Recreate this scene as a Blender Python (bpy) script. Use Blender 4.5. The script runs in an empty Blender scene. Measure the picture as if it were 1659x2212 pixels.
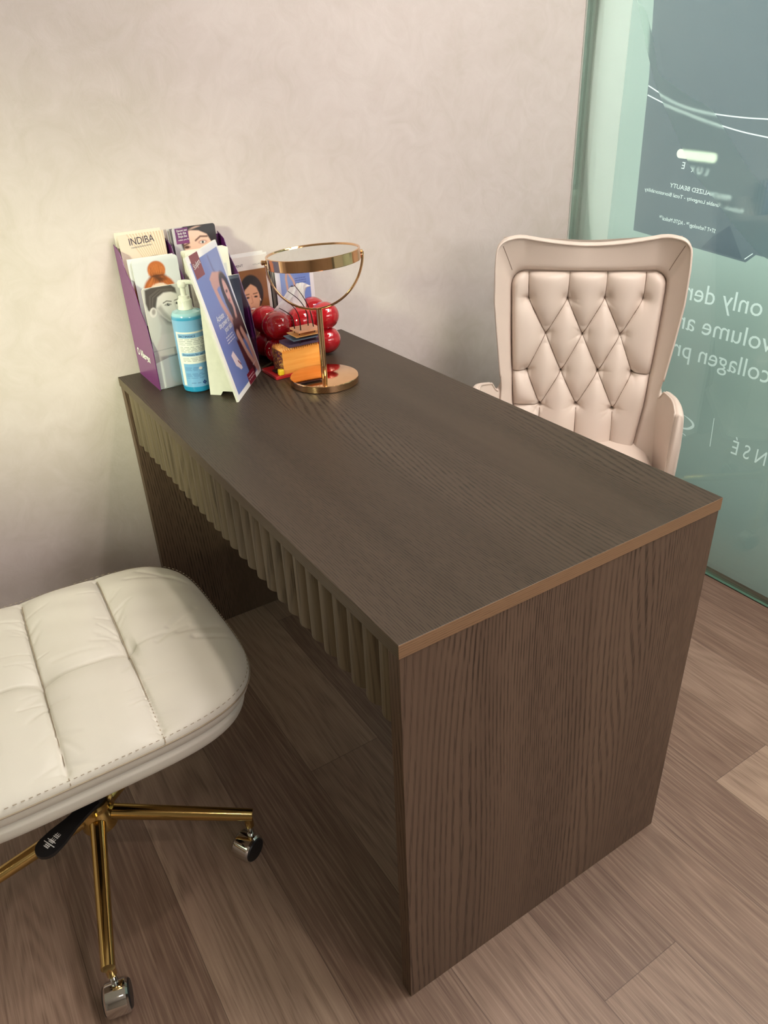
import bpy, bmesh, math, random
import numpy as np
from mathutils import Vector, Matrix

random.seed(7)
np.random.seed(7)
SC = bpy.context.scene
COL = SC.collection
PI = math.pi

# ------------------------------------------------------------------ camera
cam_d = bpy.data.cameras.new('camera')
cam = bpy.data.objects.new('camera', cam_d)
COL.objects.link(cam)
cam_d.sensor_fit = 'VERTICAL'
cam_d.sensor_height = 36.0
cam_d.lens = 1609.98 / 2212.0 * 36.0
cam_d.clip_start = 0.02
Rx, Ry, Rz = 1.0485892, 0.03709078, -0.57412731
rot = Matrix.Rotation(Rz, 4, 'Z') @ Matrix.Rotation(Ry, 4, 'Y') @ Matrix.Rotation(Rx, 4, 'X')
cam.matrix_world = Matrix.Translation((-0.35849148, -0.56256616, 1.31234799)) @ rot
SC.camera = cam

# ------------------------------------------------------------------ colour management, world
SC.view_settings.view_transform = 'Standard'
SC.view_settings.look = 'None'
SC.view_settings.gamma = 1.0
SC.view_settings.use_curve_mapping = False
SC.view_settings.exposure = -0.22
world = bpy.data.worlds.new('world')
SC.world = world
world.use_nodes = True
world.node_tree.nodes['Background'].inputs[0].default_value = (0.80, 0.88, 1.0, 1)
world.node_tree.nodes['Background'].inputs[1].default_value = 0.2

W, L, H = 0.5927, 1.1567, 0.75       # desk
XG = 1.41                            # glass wall
YB = 1.160                           # back wall
ZC = 2.60                            # ceiling
XL, YF = -2.4, -3.0                  # left wall, front wall


def area_light(name, loc, target, sx, sy, power, color, spread=180):
    d = bpy.data.lights.new(name, 'AREA')
    d.shape = 'RECTANGLE'
    d.size, d.size_y = sx, sy
    d.energy = power
    d.color = color
    d.spread = math.radians(spread)
    o = bpy.data.objects.new(name, d)
    COL.objects.link(o)
    o.location = loc
    v = Vector(target) - Vector(loc)
    o.rotation_euler = v.to_track_quat('-Z', 'Y').to_euler()
    return o


# soft panel lamp in the ceiling, right of the desk
area_light('ceiling_panel_lamp', (1.05, -0.30, 2.585), (1.05, -0.30, 0.0), 0.55, 1.2, 44, (1.0, 0.93, 0.88))
# daylight through the window behind the camera and through the glass on the right
area_light('daylight_front', (0.45, -3.20, 1.80), (0.1, 0.2, 0.6), 1.9, 0.9, 38, (1.0, 0.90, 0.86))
area_light('daylight_right', (1.75, -1.35, 1.35), (0.2, -0.6, 0.9), 1.8, 1.8, 12, (1.0, 0.93, 0.90))
# greenish daylight through the window in the left wall
area_light('daylight_left', (-2.75, 0.15, 1.70), (0.0, 0.5, 0.8), 1.3, 1.0, 10, (0.84, 1.0, 0.62))
sun_d = bpy.data.lights.new('low_sun', 'SUN')
sun_d.energy = 5.2
sun_d.angle = math.radians(10)
sun_d.color = (0.93, 1.0, 0.66)
sun_o = bpy.data.objects.new('low_sun', sun_d)
COL.objects.link(sun_o)
sun_o.rotation_euler = Vector((1.0, 0.60, -0.39)).to_track_quat('-Z', 'Y').to_euler()
# light of the shop beyond the glass partition, then an added fill lamp
area_light('shop_light', (3.15, 0.7, 2.15), (1.45, 0.7, 1.0), 2.6, 0.7, 150, (0.93, 1.0, 0.97))
area_light('film_fill_lamp', (1.92, 0.35, 0.45), (1.45, 0.35, 0.45), 1.5, 0.5, 6.5, (0.93, 1.0, 0.98))  # added fill, not a known fitting: lifts the lower film from behind


# ------------------------------------------------------------------ helpers
def lin(c):
    c = np.asarray(c, float) / 255.0
    return np.where(c <= 0.04045, c / 12.92, ((c + 0.055) / 1.055) ** 2.4)


def L4(c):
    r = lin(c)
    return (float(r[0]), float(r[1]), float(r[2]), 1.0)


class NT:
    """small node-tree helper"""
    def __init__(s, name):
        s.m = bpy.data.materials.new(name)
        s.m.use_nodes = True
        s.t = s.m.node_tree
        s.n = s.t.nodes
        s.b = s.n['Principled BSDF']
        s.out = s.n['Material Output']

    def node(s, typ, **kw):
        o = s.n.new(typ)
        for k, v in kw.items():
            if k == 'ins':
                for a, b in v.items():
                    if isinstance(b, bpy.types.NodeSocket):
                        s.t.links.new(b, o.inputs[a])
                    else:
                        o.inputs[a].default_value = b
            else:
                setattr(o, k, v)
        return o

    def link(s, a, b):
        s.t.links.new(a, b)

    def math(s, op, a, b=None, c=None):
        o = s.n.new('ShaderNodeMath')
        o.operation = op
        for i, v in enumerate((a, b, c)):
            if v is None:
                continue
            if isinstance(v, bpy.types.NodeSocket):
                s.link(v, o.inputs[i])
            else:
                o.inputs[i].default_value = v
        return o.outputs[0]

    def ramp(s, fac, stops, interp='LINEAR'):
        o = s.n.new('ShaderNodeValToRGB')
        o.color_ramp.interpolation = interp
        e = o.color_ramp.elements
        while len(e) < len(stops):
            e.new(0.5)
        for i, (p, c) in enumerate(stops):
            e[i].position = p
            e[i].color = c
        s.link(fac, o.inputs[0])
        return o.outputs[0]

    def mix(s, fac, a, b, typ='MIX'):
        o = s.n.new('ShaderNodeMix')
        o.data_type = 'RGBA'
        o.blend_type = typ
        for i, v in ((0, fac), (6, a), (7, b)):
            if isinstance(v, bpy.types.NodeSocket):
                s.link(v, o.inputs[i])
            else:
                o.inputs[i].default_value = v
        return o.outputs[2]

    def coords(s, scale=(1, 1, 1), kind='Object', loc=(0, 0, 0)):
        tc = s.node('ShaderNodeTexCoord')
        mp = s.node('ShaderNodeMapping')
        mp.inputs['Scale'].default_value = scale
        mp.inputs['Location'].default_value = loc
        s.link(tc.outputs[kind], mp.inputs['Vector'])
        return mp.outputs[0]

    def noise(s, vec, scale=5, detail=4, rough=0.5, dist=0.0):
        o = s.n.new('ShaderNodeTexNoise')
        s.link(vec, o.inputs['Vector'])
        o.inputs['Scale'].default_value = scale
        o.inputs['Detail'].default_value = detail
        o.inputs['Roughness'].default_value = rough
        o.inputs['Distortion'].default_value = dist
        return o.outputs[0]

    def bump(s, h, strength=0.2, dist=0.001):
        o = s.n.new('ShaderNodeBump')
        o.inputs['Strength'].default_value = strength
        o.inputs['Distance'].default_value = dist
        s.link(h, o.inputs['Height'])
        s.link(o.outputs[0], s.b.inputs['Normal'])
        return o


def flat(name, c, rough=0.5, metal=0.0, coat=0.0, spec=0.5, mottling=0.04, **kw):
    """procedural material: a colour with a faint mottling"""
    t = NT(name)
    col = L4(c)
    v = t.coords()
    n = t.noise(v, 60, 3)
    dk = tuple(x * (1 - mottling) for x in col[:3]) + (1,)
    lt = tuple(min(1, x * (1 + mottling)) for x in col[:3]) + (1,)
    t.link(t.ramp(n, [(0.3, dk), (0.7, lt)]), t.b.inputs['Base Color'])
    t.b.inputs['Roughness'].default_value = rough
    t.b.inputs['Metallic'].default_value = metal
    t.b.inputs['Coat Weight'].default_value = coat
    t.b.inputs['Specular IOR Level'].default_value = spec
    for k, v2 in kw.items():
        t.b.inputs[k].default_value = v2
    return t.m


def leather(name, c, rough=0.45):
    t = NT(name)
    v = t.coords()
    col = L4(c)
    n = t.noise(v, 9, 3)
    dk = tuple(x * 0.95 for x in col[:3]) + (1,)
    t.link(t.ramp(n, [(0.3, dk), (0.7, col)]), t.b.inputs['Base Color'])
    t.b.inputs['Roughness'].default_value = rough
    t.b.inputs['Specular IOR Level'].default_value = 0.35
    vo = t.node('ShaderNodeTexVoronoi')
    t.link(v, vo.inputs['Vector'])
    vo.inputs['Scale'].default_value = 900
    t.bump(vo.outputs['Distance'], 0.12, 0.0004)
    return t.m


def oak(name, dark, mid, light, axis, off=(0, 0, 0), rough=0.42, period=0.006, amp=0.30, dash=(480, 48), strength=0.75):
    """stained oak: growth lines bending into cathedrals, broken up into short dark pores along `axis`"""
    t = NT(name)
    def sc(a, b):
        s = [a, a, a]
        s['XYZ'.index(axis)] = b
        return tuple(s)
    tc = t.node('ShaderNodeTexCoord')
    sp = t.node('ShaderNodeSeparateXYZ')
    t.link(tc.outputs['Object'], sp.inputs[0])
    k = ['XYZ'.index(c) for c in 'XYZ' if c != axis]
    across = t.math('ADD', sp.outputs[k[0]], sp.outputs[k[1]])
    n1 = t.noise(t.coords(sc(3.6, 0.55), loc=off), 1.0, 1.0, 0.4)
    n2 = t.noise(t.coords(sc(28, 3.0), loc=off), 1.0, 2, 0.5)
    ph = t.math('ADD', across, t.math('MULTIPLY', n1, amp))
    ph = t.math('ADD', ph, t.math('MULTIPLY', n2, 0.006))
    ph = t.math('MULTIPLY', ph, 2 * PI / period)
    sn = t.math('ADD', t.math('MULTIPLY', t.math('SINE', ph), 0.5), 0.5)
    lines = t.ramp(sn, [(0.45, (0, 0, 0, 1)), (0.85, (1, 1, 1, 1))])
    pore = t.noise(t.coords(sc(*dash), loc=off), 1.0, 1.5, 0.5)
    dashes = t.ramp(pore, [(0.42, (0, 0, 0, 1)), (0.56, (1, 1, 1, 1))])
    patch = t.ramp(t.noise(t.coords(sc(9, 1.2), loc=off), 1.0, 2, 0.5), [(0.32, (0.25, 0.25, 0.25, 1)), (0.62, (1, 1, 1, 1))])
    pm = t.math('MULTIPLY', t.math('MULTIPLY', lines, dashes), patch)
    tone = t.noise(t.coords(sc(13, 0.6), loc=off), 1.0, 4, 0.6)
    base = t.ramp(tone, [(0.28, L4(mid)), (0.72, L4(light))])
    fine = t.noise(t.coords(sc(900, 30), loc=off), 1.0, 2, 0.5)
    c = t.mix(t.math('MULTIPLY', t.math('MULTIPLY', fine, lines), 0.30), base, L4(dark))
    c = t.mix(t.math('MULTIPLY', pm, strength), c, L4(dark))
    t.link(c, t.b.inputs['Base Color'])
    t.b.inputs['Roughness'].default_value = rough
    t.b.inputs['Specular IOR Level'].default_value = 0.25
    t.bump(t.math('SUBTRACT', 1.0, t.math('MULTIPLY', pm, 1.0)), 0.35, 0.0005)
    return t.m


def new_obj(name, me, parent=None):
    o = bpy.data.objects.new(name, me)
    COL.objects.link(o)
    if parent is not None:
        o.parent = parent
    return o


def obj(name, bm, mats, parent=None, smooth=False, recalc=True):
    if recalc:
        bmesh.ops.recalc_face_normals(bm, faces=bm.faces)
    me = bpy.data.meshes.new(name)
    bm.to_mesh(me)
    bm.free()
    if not isinstance(mats, (list, tuple)):
        mats = [mats]
    for m in mats:
        me.materials.append(m)
    if smooth:
        for p in me.polygons:
            p.use_smooth = True
        if smooth != True:
            me.set_sharp_from_angle(angle=math.radians(smooth))
    return new_obj(name, me, parent)


def thing(name, label, cat, loc=(0, 0, 0), rotz=0, group=None):
    o = bpy.data.objects.new(name, None)
    o.empty_display_size = 0.05
    COL.objects.link(o)
    o.location = loc
    o.rotation_euler = (0, 0, rotz)
    return tag(o, label, cat, group)


def tag(o, label, cat, group=None):
    o['label'] = label
    o['category'] = cat
    if group:
        o['group'] = group
    return o


def struct(o):
    o['kind'] = 'structure'
    return o


def box(bm, lo, hi, bev=0.0, mi=0, mat=None, seg=2):
    b = bmesh.new()
    bmesh.ops.create_cube(b, size=1)
    for v in b.verts:
        v.co = Vector([lo[i] + (v.co[i] + 0.5) * (hi[i] - lo[i]) for i in range(3)])
    if bev > 0:
        bmesh.ops.bevel(b, geom=b.edges[:], offset=bev, segments=seg, affect='EDGES', profile=0.5)
    return join(bm, b, mi, mat)


def join(bm, b, mi=0, mat=None):
    mp = {}
    for v in b.verts:
        mp[v] = bm.verts.new(mat @ v.co if mat is not None else v.co)
    out = []
    for f in b.faces:
        try:
            nf = bm.faces.new([mp[v] for v in f.verts])
            nf.material_index = mi if mi is not None else f.material_index
            out.append(nf)
        except ValueError:
            pass
    b.free()
    return out


def lathe(bm, prof, segs=48, mi=0, mat=None, center=(0, 0, 0)):
    """profile of (r, z) turned about z"""
    b = bmesh.new()
    rings = []
    for r, z in prof:
        if r < 1e-6:
            rings.append([b.verts.new((center[0], center[1], center[2] + z))])
        else:
            rings.append([b.verts.new((center[0] + r * math.cos(2 * PI * k / segs), center[1] + r * math.sin(2 * PI * k / segs), center[2] + z)) for k in range(segs)])
    for a, c in zip(rings[:-1], rings[1:]):
        for k in range(segs):
            k2 = (k + 1) % segs
            if len(a) == 1 and len(c) == 1:
                continue
            if len(a) == 1:
                b.faces.new([a[0], c[k], c[k2]])
            elif len(c) == 1:
                b.faces.new([a[k], a[k2], c[0]])
            else:
                b.faces.new([a[k], a[k2], c[k2], c[k]])
    join(bm, b, mi, mat)


def tube(bm, pts, r, segs=12, mi=0, closed=False, caps=True, flatten=None):
    """r may be a number or one radius per point; flatten=(a,b) makes an elliptical section"""
    pts = [Vector(p) for p in pts]
    n = len(pts)
    rr = r if isinstance(r, (list, tuple)) else [r] * n
    b = bmesh.new()
    rings = []
    up = Vector((0, 0, 1))
    nrm = None
    for i, p in enumerate(pts):
        if closed:
            tg = (pts[(i + 1) % n] - pts[i - 1]).normalized()
        else:
            tg = (pts[min(i + 1, n - 1)] - pts[max(i - 1, 0)]).normalized()
        if nrm is None:
            nrm = (up if abs(tg.z) < 0.9 else Vector((1, 0, 0)))
        nrm = (nrm - tg * nrm.dot(tg)).normalized()
        bn = tg.cross(nrm)
        fa, fb = flatten if flatten else (1, 1)
        rings.append([b.verts.new(p + (nrm * math.cos(2 * PI * k / segs) * fa + bn * math.sin(2 * PI * k / segs) * fb) * rr[i]) for k in range(segs)])
    m = n if closed else n - 1
    for i in range(m):
        a, c = rings[i], rings[(i + 1) % n]
        for k in range(segs):
            b.faces.new([a[k], a[(k + 1) % segs], c[(k + 1) % segs], c[k]])
    if not closed and caps:
        b.faces.new(rings[0][::-1])
        b.faces.new(rings[-1])
    join(bm, b, mi)


def smooth_path(pts, n=8, closed=False):
    """Catmull-Rom through pts"""
    P = [Vector(p) for p in pts]
    out = []
    N = len(P)
    rng = range(N if closed else N - 1)
    for i in rng:
        p0 = P[i - 1] if (closed or i > 0) else P[0] * 2 - P[1]
        p1 = P[i]
        p2 = P[(i + 1) % N]
        p3 = P[(i + 2) % N] if (closed or i + 2 < N) else P[-1] * 2 - P[-2]
        for k in range(n):
            t = k / n
            out.append(0.5 * ((2 * p1) + (-p0 + p2) * t + (2 * p0 - 5 * p1 + 4 * p2 - p3) * t * t + (-p0 + 3 * p1 - 3 * p2 + p3) * t ** 3))
    if not closed:
        out.append(P[-1])
    return out


def grid_mesh(name, X, Y, Z, mat, parent=None, smooth=True, keep=None):
    ny, nx = X.shape
    verts = np.stack([X.ravel(), Y.ravel(), Z.ravel()], 1)
    idx = np.arange(nx * ny).reshape(ny, nx)
    q = np.stack([idx[:-1, :-1].ravel(), idx[:-1, 1:].ravel(), idx[1:, 1:].ravel(), idx[1:, :-1].ravel()], 1)
    if keep is not None:
        k = keep.ravel()
        q = q[k[q].all(axis=1)]
    me = bpy.data.meshes.new(name)
    me.from_pydata(verts.tolist(), [], q.tolist())
    me.materials.append(mat)
    if smooth:
        me.polygons.foreach_set('use_smooth', [True] * len(me.polygons))
    me.update()
    return new_obj(name, me, parent)


_tc = {}


def text_bm(bm, s, origin, ux, uy, height=None, width=None, size=None, mi=0, align='LEFT', spacing=1.0, shear=0.0, bold=0.0, lift=0.0):
    """flat lettering in the plane origin + a*ux + b*uy; width/height fit the whole string"""
    key = (s, spacing, shear, bold)
    if key not in _tc:
        cu = bpy.data.curves.new('t', 'FONT')
        cu.body = s
        cu.size = 1.0
        cu.space_character = spacing
        cu.shear = shear
        cu.offset = bold
        cu.resolution_u = 3
        o = bpy.data.objects.new('t', cu)
        COL.objects.link(o)
        dg = bpy.context.evaluated_depsgraph_get()
        me = bpy.data.meshes.new_from_object(o.evaluated_get(dg))
        vs = [v.co.copy() for v in me.vertices]
        fs = [list(p.vertices) for p in me.polygons]
        bpy.data.objects.remove(o)
        bpy.data.curves.remove(cu)
        bpy.data.meshes.remove(me)
        _tc[key] = (vs, fs)
    vs, fs = _tc[key]
    if not vs:
        return
    x0 = min(v.x for v in vs); x1 = max(v.x for v in vs)
    sy = size if size else (height / 0.70)
    sx = sy if width is None else width / (x1 - x0)
    ux = Vector(ux).normalized(); uy = Vector(uy).normalized()
    nz = ux.cross(uy)
    sh = {'LEFT': -x0, 'CENTER': -(x0 + x1) / 2, 'RIGHT': -x1}[align]
    nv = [bm.verts.new(Vector(origin) + ux * (v.x + sh) * sx + uy * v.y * sy + nz * lift) for v in vs]
    for f in fs:
        try:
            nf = bm.faces.new([nv[i] for i in f])
            nf.material_index = mi
        except ValueError:
            pass


# -------------------------------------------------- printed pictures
class Canvas:
    """a printed picture as a dense grid of coloured vertices; u 0..1 across, v 0..1 up"""
    def __init__(s, w, h, nx, bg):
        s.w, s.h = w, h
        s.nx = nx
        s.ny = int(nx * h / w) + 1
        u = np.linspace(0, 1, s.nx)
        v = np.linspace(0, 1, s.ny)
        s.U, s.V = np.meshgrid(u, v)
        s.asp = h / w
        s.C = np.ones((s.ny, s.nx, 3)) * lin(bg)
        s.fe = 1.2 / nx
        s.k = (1, 0, 1, 0)

    def blend(s, m, c):
        m = np.clip(m, 0, 1)[..., None]
        s.C = s.C * (1 - m) + (c if isinstance(c, np.ndarray) and c.ndim == 3 else lin(c)) * m

    def ell(s, cx, cy, rx, ry, c, f=None, rot=0, a=1.0):
        f = f or s.fe
        cx, cy, rx, ry = cx * s.k[0] + s.k[1], cy * s.k[2] + s.k[3], rx * s.k[0], ry * s.k[2]
        x = s.U - cx
        y = (s.V - cy) * s.asp
        cr, sr = math.cos(rot), math.sin(rot)
        xr, yr = x * cr + y * sr, -x * sr + y * cr
        ryy = ry * s.asp
        d = np.sqrt((xr / rx) ** 2 + (yr / ryy) ** 2)
        dd = (1 - d) * min(rx, ryy)
        s.blend((dd / f + 0.5) * a, c)

    def poly(s, pts, c, f=None, a=1.0):
        f = f or s.fe
        P = [(p[0] * s.k[0] + s.k[1], (p[1] * s.k[2] + s.k[3]) * s.asp) for p in pts]
        x, y = s.U, s.V * s.asp
        ins = np.zeros(x.shape, bool)
        dist = np.full(x.shape, 9.0)
        n = len(P)
        for i in range(n):
            ax, ay = P[i]
            bx, by = P[(i + 1) % n]
            cond = ((ay > y) != (by > y))
            t = (bx - ax) * (y - ay) / ((by - ay) if abs(by - ay) > 1e-12 else 1e-12) + ax
            ins ^= cond & (x < t)
            dx, dy = bx - ax, by - ay
            k = np.clip(((x - ax) * dx + (y - ay) * dy) / max(dx * dx + dy * dy, 1e-12), 0, 1)
            dist = np.minimum(dist, np.hypot(x - ax - k * dx, y - ay - k * dy))
        sd = np.where(ins, dist, -dist)
        s.blend((sd / f + 0.5) * a, c)

    def rect(s, x0, y0, x1, y1, c, a=1.0, f=None):
        s.poly([(x0, y0), (x1, y0), (x1, y1), (x0, y1)], c, f, a)

    def line(s, pts, wd, c, f=None, a=1.0):
        f = f or s.fe
        x, y = s.U, s.V * s.asp
        dist = np.full(x.shape, 9.0)
        pts = [(p[0] * s.k[0] + s.k[1], p[1] * s.k[2] + s.k[3]) for p in pts]
        for (ax, ay), (bx, by) in zip(pts[:-1], pts[1:]):
            ay *= s.asp; by *= s.asp
            dx, dy = bx - ax, by - ay
            k = np.clip(((x - ax) * dx + (y - ay) * dy) / max(dx * dx + dy * dy, 1e-12), 0, 1)
            dist = np.minimum(dist, np.hypot(x - ax - k * dx, y - ay - k * dy))
        s.blend(((wd / 2 - dist) / f + 0.5) * a, c)

    def vgrad(s, y0, y1, c, a=1.0):
        s.blend(np.clip((s.V - y0) / (y1 - y0), 0, 1) * a, c)

    def hgrad(s, x0, x1, c, a=1.0):
        s.blend(np.clip((s.U - x0) / (x1 - x0), 0, 1) * a, c)

    def textlines(s, x0, x1, ys, wd, c, a=0.7, seed=1, ragged=0.2):
        r = random.Random(seed)
        for y in ys:
            xe = x1 - r.random() * ragged * (x1 - x0)
            x = x0
            while x < xe:
                w = r.uniform(0.03, 0.09)
                s.line([(x, y), (min(x + w, xe), y)], wd, c, a=a)
                x += w + 0.022


_pm = {}


def print_mat(name, rough=0.3, coat=0.3):
    if name in _pm:
        return _pm[name]
    t = NT(name)
    a = t.node('ShaderNodeAttribute', attribute_name='ink')
    t.link(a.outputs['Color'], t.b.inputs['Base Color'])
    t.b.inputs['Roughness'].default_value = rough
    t.b.inputs['Coat Weight'].default_value = coat
    t.b.inputs['Coat Roughness'].default_value = 0.12
    _pm[name] = t.m
    return t.m


def picture_mesh(name, cv, fn, mats, texts=None, thick=0.001, edge=(238, 236, 230), bow=0.0, parent=None, corner=0.0):
    """a printed card: front face = canvas grid, with edges and a white back.
       fn(u, v) -> (x, y, z) metres for the front face; normal towards -y of the local frame"""
    pass


def card(name, cv, mat_ink, mat_paper, thick=0.0012, bow=0.0, parent=None, texts=(), ink2=None, corner=0.0):
    """printed card standing in the local x-z plane, front facing -y, bottom-left at the origin.
       texts: (string, u, v, height, width or None, material index 2.., align, angle)"""
    w, h = cv.w, cv.h
    ny, nx = cv.ny, cv.nx
    X = cv.U * w
    Z = cv.V * h
    if corner > 0:
        # rounded upper corners: pull the corner vertices in
        dx = np.maximum(corner - np.minimum(X, w - X), 0)
        dz = np.maximum(Z - (h - corner), 0)
        r = np.hypot(dx, dz)
        k = np.where((dx > 0) & (dz > 0) & (r > corner), corner / np.maximum(r, 1e-9), 1.0)
        X = np.where(k < 1, np.where(X < w / 2, corner - dx * k, w - corner + dx * k), X)
        Z = np.where(k < 1, h - corner + dz * k, Z)
    Yv = -bow * (1 - (2 * X / w - 1) ** 2) * np.clip(Z / h, 0, 1)
    n = nx * ny
    front = np.stack([X.ravel(), Yv.ravel(), Z.ravel()], 1)
    idx = np.arange(n).reshape(ny, nx)
    q = np.stack([idx[:-1, :-1].ravel(), idx[:-1, 1:].ravel(), idx[1:, 1:].ravel(), idx[1:, :-1].ravel()], 1)
    loop = np.concatenate([idx[0, :], idx[1:, -1], idx[-1, -2::-1], idx[-2:0:-1, 0]])
    back = front[loop] + np.array([0, thick, 0])
    m = len(loop)
    faces = q.tolist()
    mi = [0] * len(faces)
    for i in range(m):
        j = (i + 1) % m
        faces.append([int(loop[j]), int(loop[i]), n + i, n + j])
        mi.append(1)
    faces.append([n + i for i in range(m)][::-1])
    mi.append(1)
    verts = np.concatenate([front, back])
    vcol = np.concatenate([cv.C.reshape(-1, 3), np.ones((m, 3)) * 0.8])
    mats = [mat_ink, mat_paper]
    if texts:
        bm = bmesh.new()
        for (s, u, v, hh, ww, mat, al, ang) in texts:
            if mat not in mats:
                mats.append(mat)
            a = math.radians(ang)
            yy = -bow * (1 - (2 * u - 1) ** 2) * v
            text_bm(bm, s, (u * w, yy - 0.00035 - bow * 0.3, v * h), (math.cos(a), 0, math.sin(a)), (-math.sin(a), 0, math.cos(a)), height=hh, width=ww, mi=mats.index(mat), align=al)
        bm.verts.index_update()
        base = len(verts)
        tv = np.array([v.co[:] for v in bm.verts])
        for f in bm.faces:
            faces.append([base + v.index for v in f.verts])
            mi.append(f.material_index)
        verts = np.concatenate([verts, tv])
        vcol = np.concatenate([vcol, np.zeros((len(tv), 3))])
        bm.free()
    me = bpy.data.meshes.new(name)
    me.from_pydata(verts.tolist(), [], faces)
    at = me.color_attributes.new('ink', 'FLOAT_COLOR', 'POINT')
    at.data.foreach_set('color', np.concatenate([vcol, np.ones((len(vcol), 1))], 1).ravel())
    for mm in mats:
        me.materials.append(mm)
    me.polygons.foreach_set('material_index', mi)
    me.update()
    return new_obj(name, me, parent)


# ------------------------------------------------------------------ materials
def plaster(name, c):
    t = NT(name)
    v = t.coords()
    n1 = t.noise(v, 2.2, 5, 0.55, 0.8)
    n2 = t.noise(v, 14, 6, 0.65, 1.5)
    n = t.math('ADD', t.math('MULTIPLY', n1, 0.6), t.math('MULTIPLY', n2, 0.4))
    c1 = tuple(np.array(c) * np.array([0.955, 0.955, 0.935]))
    c2 = tuple(np.minimum(np.array(c) * np.array([1.03, 1.035, 1.04]), 255))
    t.link(t.ramp(n, [(0.36, L4(c1)), (0.52, L4(c)), (0.66, L4(c2))]), t.b.inputs['Base Color'])
    t.b.inputs['Roughness'].default_value = 0.62
    t.b.inputs['Specular IOR Level'].default_value = 0.3
    n3 = t.noise(t.coords((1, 1, 1)), 120, 5, 0.7)
    t.bump(t.math('ADD', t.math('MULTIPLY', n2, 1.0), t.math('MULTIPLY', n3, 0.25)), 0.22, 0.004)
    return t.m


def floor_mat():
    t = NT('oak_vinyl_planks')
    PW, PL, X0 = 0.175, 1.22, 0.085
    tc = t.node('ShaderNodeTexCoord')
    sp = t.node('ShaderNodeSeparateXYZ')
    t.link(tc.outputs['Object'], sp.inputs[0])
    xs = t.math('DIVIDE', t.math('SUBTRACT', sp.outputs[0], X0), PW)
    ix = t.math('FLOOR', xs)
    wn = t.node('ShaderNodeTexWhiteNoise', noise_dimensions='1D')
    t.link(ix, wn.inputs['W'])
    yo = t.math('ADD', t.math('DIVIDE', sp.outputs[1], PL), t.math('MULTIPLY', wn.outputs[0], 1.0))
    iy = t.math('FLOOR', yo)
    idn = t.math('ADD', t.math('MULTIPLY', ix, 7.31), t.math('MULTIPLY', iy, 3.77))
    wn2 = t.node('ShaderNodeTexWhiteNoise', noise_dimensions='1D')
    t.link(idn, wn2.inputs['W'])
    # coordinates shifted per plank
    cx = t.node('ShaderNodeCombineXYZ')
    t.link(sp.outputs[0], cx.inputs[0])
    t.link(sp.outputs[1], cx.inputs[1])
    t.link(t.math('MULTIPLY', wn2.outputs[0], 37.0), cx.inputs[2])
    def scaled(a, b):
        m = t.node('ShaderNodeMapping')
        m.inputs['Scale'].default_value = (a, b, 1)
        t.link(cx.outputs[0], m.inputs['Vector'])
        return m.outputs[0]
    n1 = t.noise(scaled(8, 1.0), 1, 1.0, 0.4, 0.1)
    wob = t.noise(scaled(90, 3), 1, 3, 0.6)
    ring = t.math('ADD', t.math('MULTIPLY', t.math('SINE', t.math('ADD', t.math('MULTIPLY', n1, 120), t.math('MULTIPLY', wob, 1.5))), 0.5), 0.5)
    streak = t.noise(scaled(300, 6.0), 1, 3, 0.6)
    broad = t.noise(scaled(24, 1.1), 1, 3, 0.55)
    base = t.ramp(wn2.outputs[0], [(0.0, L4((104, 82, 71))), (0.35, L4((126, 102, 88))), (0.7, L4((144, 120, 105))), (1.0, L4((162, 138, 120)))])
    c = t.mix(t.math('MULTIPLY', ring, 0.26), base, L4((92, 70, 58)))
    c = t.mix(t.ramp(broad, [(0.3, (0.45, 0.45, 0.45, 1)), (0.7, (0, 0, 0, 1))]), c, L4((112, 88, 76)))
    c = t.mix(t.ramp(streak, [(0.45, (0, 0, 0, 1)), (0.75, (0.30, 0.30, 0.30, 1))]), c, L4((192, 168, 148)))
    dk_ = t.noise(scaled(420, 14.0), 1, 2, 0.5)
    c = t.mix(t.math('MULTIPLY', t.ramp(dk_, [(0.5, (0, 0, 0, 1)), (0.62, (0.34, 0.34, 0.34, 1))]), t.math('ADD', t.math('MULTIPLY', ring, 0.8), 0.2)), c, L4((84, 62, 50)))
    # seams
    fx = t.math('FRACT', xs)
    ex = t.math('MINIMUM', fx, t.math('SUBTRACT', 1.0, fx))
    fy = t.math('FRACT', yo)
    ey = t.math('MINIMUM', fy, t.math('SUBTRACT', 1.0, fy))
    seam = t.math('MINIMUM', t.math('MULTIPLY', ex, PW), t.math('MULTIPLY', ey, PL))
    sm = t.math('LESS_THAN', seam, 0.0007)
    c = t.mix(t.math('MULTIPLY', sm, 0.55), c, L4((60, 46, 38)))
    t.link(c, t.b.inputs['Base Color'])
    t.b.inputs['Roughness'].default_value = 0.48
    t.b.inputs['Specular IOR Level'].default_value = 0.4
    t.bump(t.math('ADD', streak, t.math('MULTIPLY', sm, -2.0)), 0.12, 0.0006)
    return t.m


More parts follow.
